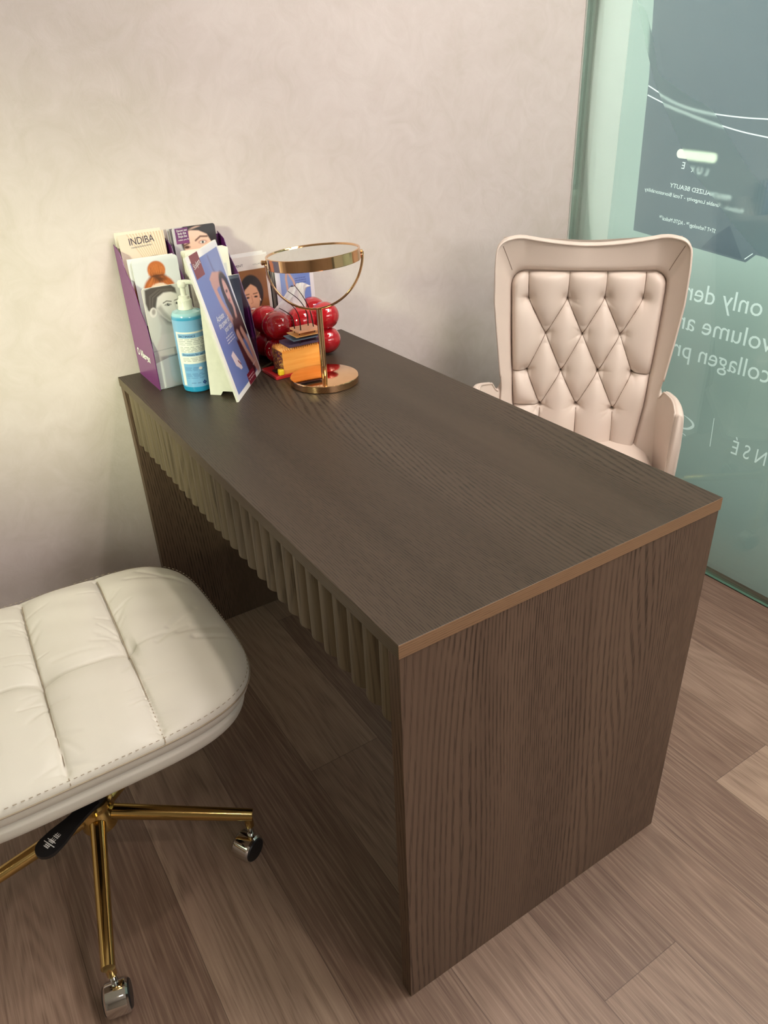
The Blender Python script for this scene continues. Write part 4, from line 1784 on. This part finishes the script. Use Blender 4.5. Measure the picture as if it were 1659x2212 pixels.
at.data.foreach_set('color', np.concatenate([lab.C.reshape(-1, 3), np.ones((ny_ * nx_, 1))], 1).ravel())
# label headings: letters bent round the bottle
def bent_text(s, u, v, h, w, mi):
    b = bmesh.new()
    text_bm(b, s, (0, 0, 0), (1, 0, 0), (0, 1, 0), height=h, width=w)
    for vt in b.verts:
        a = ph0 + (u + vt.co.x / 0.175) * span
        vt.co = Vector((0.0331 * math.cos(a), 0.0331 * math.sin(a), 0.0135 + v * 0.142 + vt.co.y))
    join(bm, b, mi)
M_navy = flat('navy_ink', (30, 60, 120), 0.5)
for a_ in (('BACTIMANCE', 0.17, 0.757, 0.0048, 0.035, 0), ('Directions for use', 0.185, 0.484, 0.0046, 0.044, 0), ('U1. PREP', 0.47, 0.875, 0.0045, 0.030, 0)):
    bm = bmesh.new()
    bent_text(*a_)
    obj('label_text', bm, M_navy, lo, recalc=False)
bm = bmesh.new()
lathe(bm, [(0.0155, 0.173), (0.0155, 0.1755), (0.0145, 0.178), (0.0140, 0.1915), (0.0128, 0.193), (0.0112, 0.1935), (0.0112, 0.199), (0.0095, 0.2), (0, 0.2)], 40)
for k in range(40):
    a = 2 * PI * k / 40
    tube(bm, [(0.0142 * math.cos(a), 0.0142 * math.sin(a), 0.179), (0.0142 * math.cos(a), 0.0142 * math.sin(a), 0.191)], 0.0005, 5)
obj('collar', bm, M_pump, bot, smooth=40)
bm = bmesh.new()
lathe(bm, [(0.0055, 0.199), (0.0055, 0.216), (0.0085, 0.217), (0.0092, 0.219), (0.0092, 0.226), (0.008, 0.2285), (0, 0.229)], 32)
nd = Vector((0.90, -0.43, 0)).normalized()
P = smooth_path([Vector((0, 0, 0.2245)) - nd * 0.006, Vector((0, 0, 0.2260)) + nd * 0.006, Vector((0, 0, 0.2255)) + nd * 0.018, Vector((0, 0, 0.2215)) + nd * 0.028, Vector((0, 0, 0.2165)) + nd * 0.034], 6)
tube(bm, P, [0.0062 - 0.0030 * i / (len(P) - 1) for i in range(len(P))], 14)
obj('pump_head', bm, M_pump, bot, smooth=40)

# ------------------------------------------------------------------ brochure holder
HX0, HX1, HY0, HY1 = 0.052, 0.286, 1.006, 1.150
HM = (HX0 + HX1) / 2 - 0.006
hold = thing('brochure_holder', 'purple card brochure holder with two columns of stepped pockets against the wall', 'brochure holder', (0, 0, 0))


def side_poly(x, mats, name, logo=False):
    prof = [(HY0, H), (HY1, H), (HY1 + 0.004, H + 0.285), (1.118, H + 0.272), (1.095, H + 0.235), (1.060, H + 0.205), (1.040, H + 0.165), (1.018, H + 0.140), (1.006, H + 0.085)]
    bm = bmesh.new()
    a = [bm.verts.new((x, y, z)) for y, z in prof]
    b = [bm.verts.new((x + 0.0015, y, z)) for y, z in prof]
    bm.faces.new(a)
    bm.faces.new(b[::-1])
    for i in range(len(a)):
        j = (i + 1) % len(a)
        bm.faces.new([a[i], b[i], b[j], a[j]])
    return obj(name, bm, mats, hold)


sp = side_poly(HX0 - 0.0015, [M_purple], 'side_panel')
side_poly(HX1, [M_purpled], 'side_panel')
side_poly(HM, [M_purpled], 'divider')
bm = bmesh.new()
box(bm, (HX0, HY1 - 0.002, H), (HX1, HY1, H + 0.28), 0.0003)
obj('back_panel', bm, M_purpled, hold)
for i, (y, zt) in enumerate(((1.098, 0.185), (1.052, 0.130))):
    bm = bmesh.new()
    box(bm, (HX0, y, H), (HM, y + 0.0012, H + zt))
    box(bm, (HM + 0.0015, y, H), (HX1, y + 0.0012, H + zt))
    obj('pocket_front', bm, M_purpled, hold)
bm = bmesh.new()
box(bm, (HX0, HY0 - 0.0022, H + 0.003), (HX1, HY0 - 0.0002, H + 0.075))
obj('clear_pocket_front', bm, M_acryl, hold)
# white emblem and lettering on the side panel
bm = bmesh.new()
ux_ = Vector((0, -0.93, -0.36)).normalized()
uy_ = Vector((0, -0.36, 0.93)).normalized()
text_bm(bm, 'Allergan', (HX0 - 0.0021, 1.108, H + 0.052), (0, -1, 0.02), (0, 0.02, 1), height=0.0165, width=0.070, bold=0.02)
lathe(bm, [(0.0055, 0), (0.0085, 0)], 24, mat=Matrix.Translation((HX0 - 0.0021, 1.122, H + 0.060)) @ Matrix.Rotation(PI / 2, 4, 'Y'))
obj('lettering', bm, M_white, hold, recalc=False)


def place(o, x, y, z, lean=0.0, rz=0.0):
    o.location = (x, y, z)
    o.rotation_euler = (-lean, 0, rz)
    return o


LW, LH = 0.099, 0.210
# INDIBA leaflet
c = Canvas(LW, 0.21, 90, (226, 208, 192))
c.hgrad(0.2, 1.0, (222, 198, 172), 0.5)
for k in range(26):
    x = 0.45 + 0.55 * k / 25
    c.line([(x - 0.25 + 0.01 * k, 1.0), (x + 0.02, 0.75), (x + 0.18, 0.45)], 0.014, (246, 236, 214) if k % 2 else (188, 150, 112), f=0.03, a=0.75)
c.ell(0.55, 0.735, 0.20, 0.018, (74, 48, 40), f=0.03, rot=0.25, a=0.95)
c.line([(0.34, 0.725), (0.5, 0.742), (0.66, 0.75)], 0.035, (84, 52, 40), f=0.03)
indiba = card('leaflet', c, M_ink_print, M_paper, 0.0016, texts=[('INDIBA', 0.22, 0.892, 0.0145, 0.054, M_ink, 'LEFT', 3), ('revolutionary times', 0.24, 0.860, 0.0042, 0.045, M_grey, 'LEFT', 3)])
place(indiba, 0.0575, 1.124, H + 0.095, 0.04)
tag(indiba, 'blonde hair leaflet with dark heading INDIBA in the top left pocket', 'leaflet')
c2 = Canvas(LW, 0.21, 24, (226, 216, 202))
ib = card('leaflet', c2, M_ink_print, M_paper, 0.0030)
place(ib, 0.0545, 1.136, H + 0.099, 0.04)
tag(ib, 'plain cream leaflet sticking up behind the blonde hair leaflet in the holder', 'leaflet')

# redhead leaflet
c = Canvas(LW, 0.21, 110, (214, 218, 222))
c.hgrad(0.4, 1.0, (200, 204, 206), 0.6)
c.vgrad(0.95, 1.0, (232, 234, 236), 0.6)
HAIR = (188, 104, 52)
c.ell(0.50, 0.66, 0.36, 0.17, (176, 96, 50), f=0.05)
c.ell(0.50, 0.60, 0.29, 0.15, (232, 202, 184), f=0.03)
c.ell(0.50, 0.875, 0.195, 0.088, HAIR, f=0.03)
c.ell(0.50, 0.80, 0.17, 0.05, (120, 66, 36), f=0.06)
c.ell(0.47, 0.80, 0.07, 0.03, (74, 42, 30), f=0.06, a=0.8)
r = random.Random(4)
for k in range(60):
    x = r.uniform(0.34, 0.66)
    c.line([(x, 0.93 - abs(x - 0.5) * 0.25), (x + r.uniform(-0.05, 0.05), 0.83)], 0.008, r.choice([(222, 140, 78), (142, 70, 34), (206, 120, 60)]), f=0.012, a=0.5)
    x2 = r.uniform(0.16, 0.84)
    c.line([(0.5 + (x2 - 0.5) * 0.35, 0.805), (x2, 0.70 - abs(x2 - 0.5) * 0.12)], 0.010, r.choice([(214, 130, 70), (140, 72, 38), (196, 110, 56)]), f=0.014, a=0.5)
c.ell(0.50, 0.655, 0.24, 0.085, (236, 206, 188), f=0.03)
c.poly([(0.40, 0.80), (0.46, 0.835), (0.60, 0.80), (0.70, 0.77), (0.52, 0.75)], (92, 52, 32), f=0.05, a=0.7)
red = card('leaflet', c, M_ink_print, M_paper, 0.0016, corner=0.008)
place(red, 0.0615, 1.074, H + 0.052, 0.03)
tag(red, 'leaflet showing an orange hair bun in the middle left pocket', 'leaflet')
c = Canvas(LW, 0.21, 30, (226, 228, 232))
c.ell(0.2, 0.62, 0.22, 0.16, (196, 120, 90), f=0.08)
rb = card('leaflet', c, M_ink_print, M_paper, 0.0016)
place(rb, 0.0550, 1.080, H + 0.053, 0.03)
tag(rb, 'pale leaflet edge showing just behind and left of the orange hair bun leaflet', 'leaflet')

# black and white portrait brochure
c = Canvas(LW, 0.214, 170, (200, 197, 194))
c.hgrad(0.5, 1.0, (206, 206, 202), 0.9)
# shoulders and neck
c.poly([(0.0, 0.30), (0.10, 0.44), (0.24, 0.545), (0.36, 0.60), (0.62, 0.55), (1, 0.53), (1, 0.2), (0, 0.2)], (194, 184, 184), f=0.04)
c.poly([(0.22, 0.80), (0.27, 0.62), (0.22, 0.54), (0.60, 0.54), (0.56, 0.66)], (186, 178, 177), f=0.05)
c.poly([(0.30, 0.72), (0.40, 0.635), (0.58, 0.60), (0.60, 0.64), (0.46, 0.68)], (140, 132, 131), f=0.08)
# head
c.poly([(0.20, 0.84), (0.26, 0.92), (0.42, 0.955), (0.62, 0.94), (0.71, 0.89), (0.725, 0.81), (0.70, 0.72), (0.655, 0.665), (0.58, 0.638), (0.46, 0.655), (0.34, 0.715), (0.25, 0.78)], (218, 212, 209), f=0.03)
c.poly([(0.25, 0.80), (0.34, 0.715), (0.46, 0.66), (0.56, 0.642), (0.50, 0.69), (0.40, 0.76), (0.34, 0.82)], (172, 164, 161), f=0.06)
# swept back hair
c.poly([(0.06, 0.985), (0.03, 0.86), (0.06, 0.79), (0.14, 0.76), (0.22, 0.79), (0.26, 0.85), (0.30, 0.90), (0.44, 0.935), (0.60, 0.935), (0.72, 0.91), (0.71, 0.965), (0.62, 1.0), (0.2, 1.0)], (78, 72, 69), f=0.035)
r = random.Random(8)
for k in range(40):
    y = r.uniform(0, 1)
    c.line([(0.70 - 0.1 * y, 0.925 + 0.05 * y), (0.42 - 0.1 * y, 0.955 + 0.03 * y), (0.22 - 0.12 * y, 0.90 + 0.03 * y), (0.16 - 0.1 * y, 0.80)], 0.008, r.choice([(120, 112, 108), (54, 48, 46), (98, 90, 86)]), f=0.02, a=0.35)
# ear
c.ell(0.155, 0.765, 0.075, 0.048, (222, 215, 212), f=0.02, rot=-0.25)
c.ell(0.165, 0.770, 0.040, 0.028, (164, 156, 153), f=0.03, rot=-0.25)
# brows, eyes, nose, mouth
c.line([(0.40, 0.838), (0.48, 0.853), (0.575, 0.842)], 0.020, (92, 84, 81), f=0.015)
c.line([(0.650, 0.846), (0.715, 0.853)], 0.018, (92, 84, 81), f=0.015)
c.line([(0.425, 0.815), (0.49, 0.829), (0.565, 0.814)], 0.012, (70, 64, 62), f=0.015)
c.ell(0.495, 0.815, 0.060, 0.0115, (150, 143, 141), f=0.02)
c.ell(0.505, 0.816, 0.027, 0.0115, (44, 42, 43), f=0.012)
c.ell(0.514, 0.820, 0.008, 0.004, (240, 240, 240), f=0.008)
c.ell(0.685, 0.817, 0.032, 0.0105, (150, 143, 141), f=0.02)
c.ell(0.690, 0.818, 0.018, 0.010, (44, 42, 43), f=0.012)
c.line([(0.635, 0.835), (0.660, 0.775), (0.665, 0.758)], 0.016, (188, 181, 178), f=0.03, a=0.8)
c.line([(0.665, 0.757), (0.635, 0.748), (0.600, 0.752)], 0.012, (138, 130, 128), f=0.018)
c.ell(0.615, 0.705, 0.062, 0.0125, (126, 108, 105), f=0.018)
c.line([(0.555, 0.707), (0.615, 0.706), (0.672, 0.708)], 0.007, (72, 62, 61), f=0.010)
c.ell(0.60, 0.685, 0.05, 0.006, (176, 168, 166), f=0.02)
c.line([(0.0, 0.385), (1.0, 0.405)], 0.012, (150, 144, 146), f=0.02)
c.poly([(0.0, 0.265), (0.30, 0.302), (1.0, 0.33), (1, 0), (0, 0)], (246, 246, 246))
c.poly([(0.45, 0.395), (1, 0.41), (1, 0.33), (0.45, 0.31)], (150, 146, 148), f=0.02)
bw = card('leaflet', c, M_ink_print, M_paper, 0.0030, corner=0.006, texts=[('BELO', 0.58, 0.115, 0.0095, 0.034, M_grey, 'LEFT', 3), ('TERO', 0.60, 0.080, 0.0035, 0.018, M_grey, 'LEFT', 3)])
place(bw, 0.0545, 1.0125, H + 0.0012, 0.012)
tag(bw, 'black and white portrait brochure with white foot in the front left pocket', 'leaflet')

# right column
c = Canvas(LW, 0.21, 130, (190, 186, 192))
c.ell(0.62, 0.86, 0.46, 0.24, (44, 38, 44), f=0.04)
c.ell(0.58, 0.79, 0.36, 0.19, (232, 190, 172), f=0.05)
c.ell(0.60, 0.93, 0.24, 0.055, (232, 192, 176), f=0.05)
c.poly([(0.36, 0.96), (0.8, 1.0), (1.0, 1.0), (1.0, 0.82), (0.88, 0.80), (0.78, 0.90), (0.60, 0.945)], (46, 42, 48), f=0.03)
c.line([(0.50, 0.85), (0.62, 0.885), (0.78, 0.878)], 0.035, (90, 58, 52), f=0.03)
c.line([(0.22, 0.815), (0.34, 0.832)], 0.035, (90, 58, 52), f=0.03)
c.ell(0.66, 0.828, 0.085, 0.017, (150, 90, 90), f=0.04)
c.ell(0.66, 0.826, 0.06, 0.012, (238, 232, 230), f=0.015)
c.ell(0.66, 0.826, 0.028, 0.012, (50, 60, 66), f=0.015)
c.ell(0.28, 0.795, 0.07, 0.016, (80, 50, 48), f=0.03)
c.rect(0.06, 0.835, 0.36, 0.99, (104, 48, 104))
c.rect(0.06, 0.835, 0.36, 0.875, (120, 56, 110), a=0.8)
eye = card('leaflet', c, M_ink_print, M_paper, 0.0016, corner=0.006, texts=[('Discover your', 0.10, 0.955, 0.0045, 0.024, M_white, 'LEFT', 2), ('Body that', 0.12, 0.925, 0.0050, 0.019, M_white, 'LEFT', 2), ('Shape that', 0.12, 0.896, 0.0050, 0.020, M_white, 'LEFT', 2), ('makes you fit', 0.11, 0.866, 0.0032, 0.024, M_white, 'LEFT', 2)])
place(eye, 0.1745, 1.122, H + 0.0965, 0.04)
tag(eye, 'leaflet with a close-up of eyes and a purple text square in the top right pocket', 'leaflet')
for k, (dx, cc) in enumerate(((-0.004, (120, 112, 124)), (-0.008, (196, 192, 196)))):
    c = Canvas(LW, 0.21, 20, cc)
    o = card('leaflet', c, M_ink_print, M_paper, 0.0020)
    place(o, 0.1745 + dx, 1.128 + k * 0.005, H + 0.0945, 0.04)
    tag(o, ('dark grey leaflet edge directly behind the leaflet with eyes', 'light grey leaflet edge rearmost behind the leaflet with eyes')[k], 'leaflet')
for k in range(4):
    c = Canvas(LW, 0.21, 60, (232, 230, 216))
    if k == 0:
        c.vgrad(0.9, 1.0, (238, 236, 226), 1)
        c.rect(0.74, 0.55, 0.92, 0.84, (205, 206, 206))
        c.rect(0.04, 0.5, 0.10, 0.97, (196, 192, 176), a=0.5)
    o = card('booklet', c, M_ink_print, M_paper, 0.0028, corner=0.003)
    place(o, 0.1785 - 0.0016 * k, 1.074 + 0.0036 * k, H + 0.052 + 0.0006 * k, 0.03)
    tag(o, ('foremost cream booklet in the middle right pocket, its face towards the viewer', 'second cream booklet of the stack in the middle right pocket', 'third cream booklet of the stack in the middle right pocket', 'rearmost cream booklet of the stack in the middle right pocket')[k], 'booklet', 'cream booklets in the middle right pocket')
c = Canvas(LW, 0.21, 60, (38, 40, 58))
c.rect(0.0, 0.965, 1.0, 1.0, (120, 130, 140))
c.hgrad(0.3, 1.0, (66, 72, 92), 0.6)
dk = card('booklet', c, M_ink_print, M_paper, 0.004)
place(dk, 0.1745, 1.0230, H + 0.0012, 0.015)
tag(dk, 'dark navy booklet in the front right pocket behind the folded poster', 'booklet')

# ------------------------------------------------------------------ leaflets against the wall
c = Canvas(LW, 0.225, 150, (228, 218, 214))
c.rect(0.03, 0.0, 0.93, 0.865, (142, 92, 54))
c.rect(0.55, 0.0, 0.93, 0.865, (120, 72, 40), a=0.5, f=0.3)
c.ell(0.50, 0.63, 0.30, 0.185, (44, 36, 38), f=0.03)
c.ell(0.43, 0.46, 0.16, 0.10, (190, 138, 108), f=0.04)
c.ell(0.46, 0.25, 0.42, 0.14, (190, 140, 110), f=0.06)
c.ell(0.48, 0.575, 0.215, 0.150, (214, 158, 126), f=0.03)
c.ell(0.49, 0.50, 0.165, 0.105, (216, 160, 130), f=0.03)
c.poly([(0.22, 0.64), (0.30, 0.74), (0.48, 0.765), (0.49, 0.72), (0.34, 0.67), (0.26, 0.60)], (44, 36, 38), f=0.03)
c.poly([(0.48, 0.765), (0.66, 0.74), (0.74, 0.64), (0.70, 0.60), (0.64, 0.68), (0.49, 0.725)], (44, 36, 38), f=0.03)
for x in (0.385, 0.595):
    c.line([(x - 0.055, 0.618), (x + 0.045, 0.622)], 0.022, (96, 60, 46), f=0.02)
    c.ell(x, 0.587, 0.045, 0.010, (60, 40, 36), f=0.02)
c.line([(0.485, 0.60), (0.50, 0.53), (0.455, 0.522)], 0.014, (176, 116, 90), f=0.03)
c.ell(0.49, 0.463, 0.085, 0.020, (170, 76, 70), f=0.02)
c.ell(0.49, 0.467, 0.060, 0.009, (240, 228, 220), f=0.012)
c.line([(0.70, 0.56), (0.71, 0.54)], 0.02, (230, 220, 210))
for k, (dx, dz) in enumerate(((0, 0), (0.003, 0.003), (-0.004, 0.006))):
    if k == 0:
        o = card('leaflet', c, M_ink_print, M_paper, 0.0016, texts=[('VENT', 0.15, 0.905, 0.0050, 0.022, M_ink, 'LEFT', 2), ('COLLAGEN', 0.62, 0.905, 0.0030, 0.026, M_grey, 'LEFT', 2)])
    else:
        o = card('leaflet', Canvas(LW, 0.225, 20, (232, 228, 228)), M_ink_print, M_paper, 0.0022)
    place(o, 0.2885 + dx, 1.117 + k * 0.006, H + 0.0008 + (dz if k else 0), 0.03)
    o.location.z = H + 0.0008
    if k:
        o.scale = (1, 1, 1 + dz / 0.225)
    tag(o, ('brown leaflet with a smiling dark-haired woman leaning at the wall', 'white leaflet directly behind the smiling woman leaflet', 'tallest white leaflet, rearmost behind the smiling woman leaflet')[k], 'leaflet')
c = Canvas(0.102, 0.213, 130, (232, 224, 230))
c.rect(0.12, 0.0, 0.90, 0.965, (120, 140, 206))
c.rect(0.12, 0.0, 0.45, 0.965, (150, 170, 210), a=0.7, f=0.3)
c.ell(0.22, 0.86, 0.10, 0.02, (214, 220, 232), f=0.06)
c.line([(0.30, 0.56), (0.27, 0.76), (0.32, 0.90)], 0.05, (212, 168, 150), f=0.02)
c.line([(0.32, 0.84), (0.46, 0.72), (0.52, 0.58)], 0.05, (214, 170, 152), f=0.02)
c.ell(0.40, 0.61, 0.085, 0.066, (52, 34, 40), f=0.02)
c.ell(0.41, 0.60, 0.045, 0.042, (220, 176, 158), f=0.02)
c.ell(0.415, 0.578, 0.014, 0.006, (150, 50, 56), f=0.01)
c.ell(0.42, 0.50, 0.11, 0.05, (214, 170, 152), f=0.03)
c.poly([(0.28, 0.50), (0.42, 0.52), (0.54, 0.46), (0.52, 0.30), (0.26, 0.28), (0.24, 0.40)], (136, 30, 58), f=0.02)
c.textlines(0.50, 0.84, [0.745, 0.72, 0.695], 0.014, (70, 70, 120), 0.7, 2)
MB_ = flat('muted_blue_ink', (86, 92, 150), 0.5)
for k in range(4):
    if k == 0:
        o = card('leaflet', c, M_ink_print, M_paper, 0.0016, texts=[('ACTIVE', 0.44, 0.925, 0.0085, 0.036, MB_, 'LEFT', 1), ('SKIN', 0.46, 0.865, 0.0075, 0.019, MB_, 'LEFT', 1), ('POWER', 0.46, 0.805, 0.0075, 0.030, MB_, 'LEFT', 1)])
    else:
        o = card('leaflet', Canvas(0.102, 0.213, 20, ((150, 150, 158), (228, 226, 230), (110, 110, 118))[k - 1]), M_ink_print, M_paper, 0.003)
    place(o, 0.4005 - 0.0015 * k, 1.113 + 0.0085 * k, H + 0.0008, 0.02)
    tag(o, ('blue leaflet with a woman raising both arms, behind the red tissue box', 'grey leaflet directly behind the blue arms-raised leaflet', 'white leaflet, third of the stack behind the red tissue box', 'dark grey leaflet, rearmost of the stack behind the red tissue box')[k], 'leaflet')

# ------------------------------------------------------------------ A-frame counter poster
A0 = Vector((0.159, 0.831, H + 0.0006))
E1 = Vector((0.623, 0.782, 0))
NB = Vector((-0.782, 0.623, 0))
th = 0.220
TW, TH = 0.199, 0.296
tent = thing('counter_card', 'white folded counter card with a blue poster of a long-legged woman standing on the desk', 'sign', A0)
c = Canvas(TW - 0.004, TH, 230, (244, 243, 240))
BL = (104, 124, 186)
c.rect(0.07, 0.035, 0.955, 0.955, BL)
c.vgrad(0.0, 0.9, (124, 140, 196), 0.0)
c.rect(0.55, 0.5, 0.955, 0.955, (128, 146, 196), f=0.25, a=0.6)
# figure
SK = (196, 150, 142)
c.line([(0.60, 0.93), (0.62, 0.84), (0.72, 0.75)], 0.03, (92, 100, 150), f=0.04)
c.poly([(0.42, 0.80), (0.56, 0.83), (0.80, 0.80), (0.90, 0.76), (0.86, 0.70), (0.60, 0.72), (0.50, 0.71)], SK, f=0.02)
c.line([(0.47, 0.76), (0.52, 0.62), (0.62, 0.50), (0.70, 0.42)], 0.085, SK, f=0.03)
c.ell(0.79, 0.665, 0.15, 0.135, (48, 40, 44), f=0.03)
c.poly([(0.72, 0.76), (0.92, 0.74), (0.97, 0.50), (0.98, 0.30), (0.80, 0.33), (0.72, 0.42), (0.64, 0.60)], (50, 42, 46), f=0.03)
c.ell(0.80, 0.655, 0.066, 0.092, (214, 166, 156), f=0.02, rot=0.15)
c.ell(0.79, 0.66, 0.03, 0.010, (60, 44, 44), f=0.02)
c.ell(0.79, 0.595, 0.034, 0.012, (150, 64, 70), f=0.02)
c.line([(0.83, 0.60), (0.84, 0.53), (0.80, 0.45)], 0.06, (214, 166, 156), f=0.03)
c.poly([(0.66, 0.47), (0.84, 0.46), (0.94, 0.40), (0.90, 0.30), (0.62, 0.30), (0.60, 0.40)], (66, 44, 50), f=0.03)
c.line([(0.68, 0.36), (0.74, 0.22), (0.84, 0.11), (0.92, 0.05)], 0.095, (210, 160, 150), f=0.03)
c.line([(0.83, 0.36), (0.90, 0.26), (0.93, 0.16), (0.93, 0.07)], 0.085, (206, 156, 146), f=0.03)
c.poly([(0.56, 0.34), (0.66, 0.32), (0.74, 0.18), (0.86, 0.06), (0.80, 0.035), (0.62, 0.035), (0.60, 0.16)], (70, 34, 44), f=0.03)
# maroon blocks, product box
c.rect(0.10, 0.845, 0.36, 1.0, (122, 38, 56))
c.rect(0.50, 0.0, 0.77, 0.085, (122, 30, 50))
c.poly([(0.26, 0.285), (0.35, 0.300), (0.45, 0.20), (0.46, 0.150), (0.40, 0.150), (0.36, 0.175), (0.30, 0.20)], (232, 214, 224), f=0.01)
c.line([(0.40, 0.215), (0.45, 0.18)], 0.02, (120, 50, 80))
c.textlines(0.30, 0.56, [0.405, 0.385, 0.365], 0.010, (226, 228, 240), 0.8, 4)
c.line([(0.80, 0.095), (0.92, 0.10)], 0.008, (220, 224, 240), a=0.8)
c.textlines(0.53, 0.74, [0.055, 0.035], 0.010, (226, 190, 200), 0.8, 8, 0.1)
poster2 = card('poster_face', c, M_ink_print, M_whitec, 0.0048, texts=[
    ('Sculptra', 0.13, 0.905, 0.011, 0.042, M_white, 'LEFT', 8),
    ('Activate', 0.22, 0.530, 0.0125, 0.046, M_white, 'LEFT', 0),
    ('the power of', 0.22, 0.483, 0.0125, 0.068, M_white, 'LEFT', 0),
    ('your skin', 0.34, 0.436, 0.0125, 0.048, M_white, 'LEFT', 0)], parent=tent)
# orient: local x -> E1, local z -> up-leaning, local -y -> front
upv = Vector((0, 0, 1)) * math.cos(th) + NB * math.sin(th)
yv = upv.cross(E1)
M3 = Matrix((E1, yv, upv)).transposed().to_4x4()
poster2.matrix_local = M3
poster2.location = E1 * 0.002
# fold-out strut: a fin standing off the back of the board, with a notch cut in its foot
bm = bmesh.new()
Dn = Vector((-0.70, 0.714, 0))
b0 = E1 * 0.035
zup = Vector((0, 0, 1))
prof = [b0 + Dn * 0.074, b0 + Dn * 0.050, b0 + Dn * 0.044 + zup * 0.009, b0 + Dn * 0.012 + zup * 0.009, b0 + upv * 0.012 + NB * 0.004, b0 + upv * (TH * 0.80) + NB * 0.006, b0 + upv * (TH * 0.80) + NB * 0.009]
off = Vector((0.714, 0.70, 0)) * 0.0025
a = [bm.verts.new(p) for p in prof]
b = [bm.verts.new(p + off) for p in prof]
from mathutils.geometry import tessellate_polygon
tri = tessellate_polygon([[Vector(((p - b0).dot(Dn), (p - b0).z, 0)) for p in prof]])
for t3 in tri:
    bm.faces.new([a[k] for k in t3])
    bm.faces.new([b[k] for k in t3[::-1]])
for i in range(len(a)):
    j = (i + 1) % len(a)
    bm.faces.new([a[i], b[i], b[j], a[j]])
obj('strut', bm, M_whitec, tent)
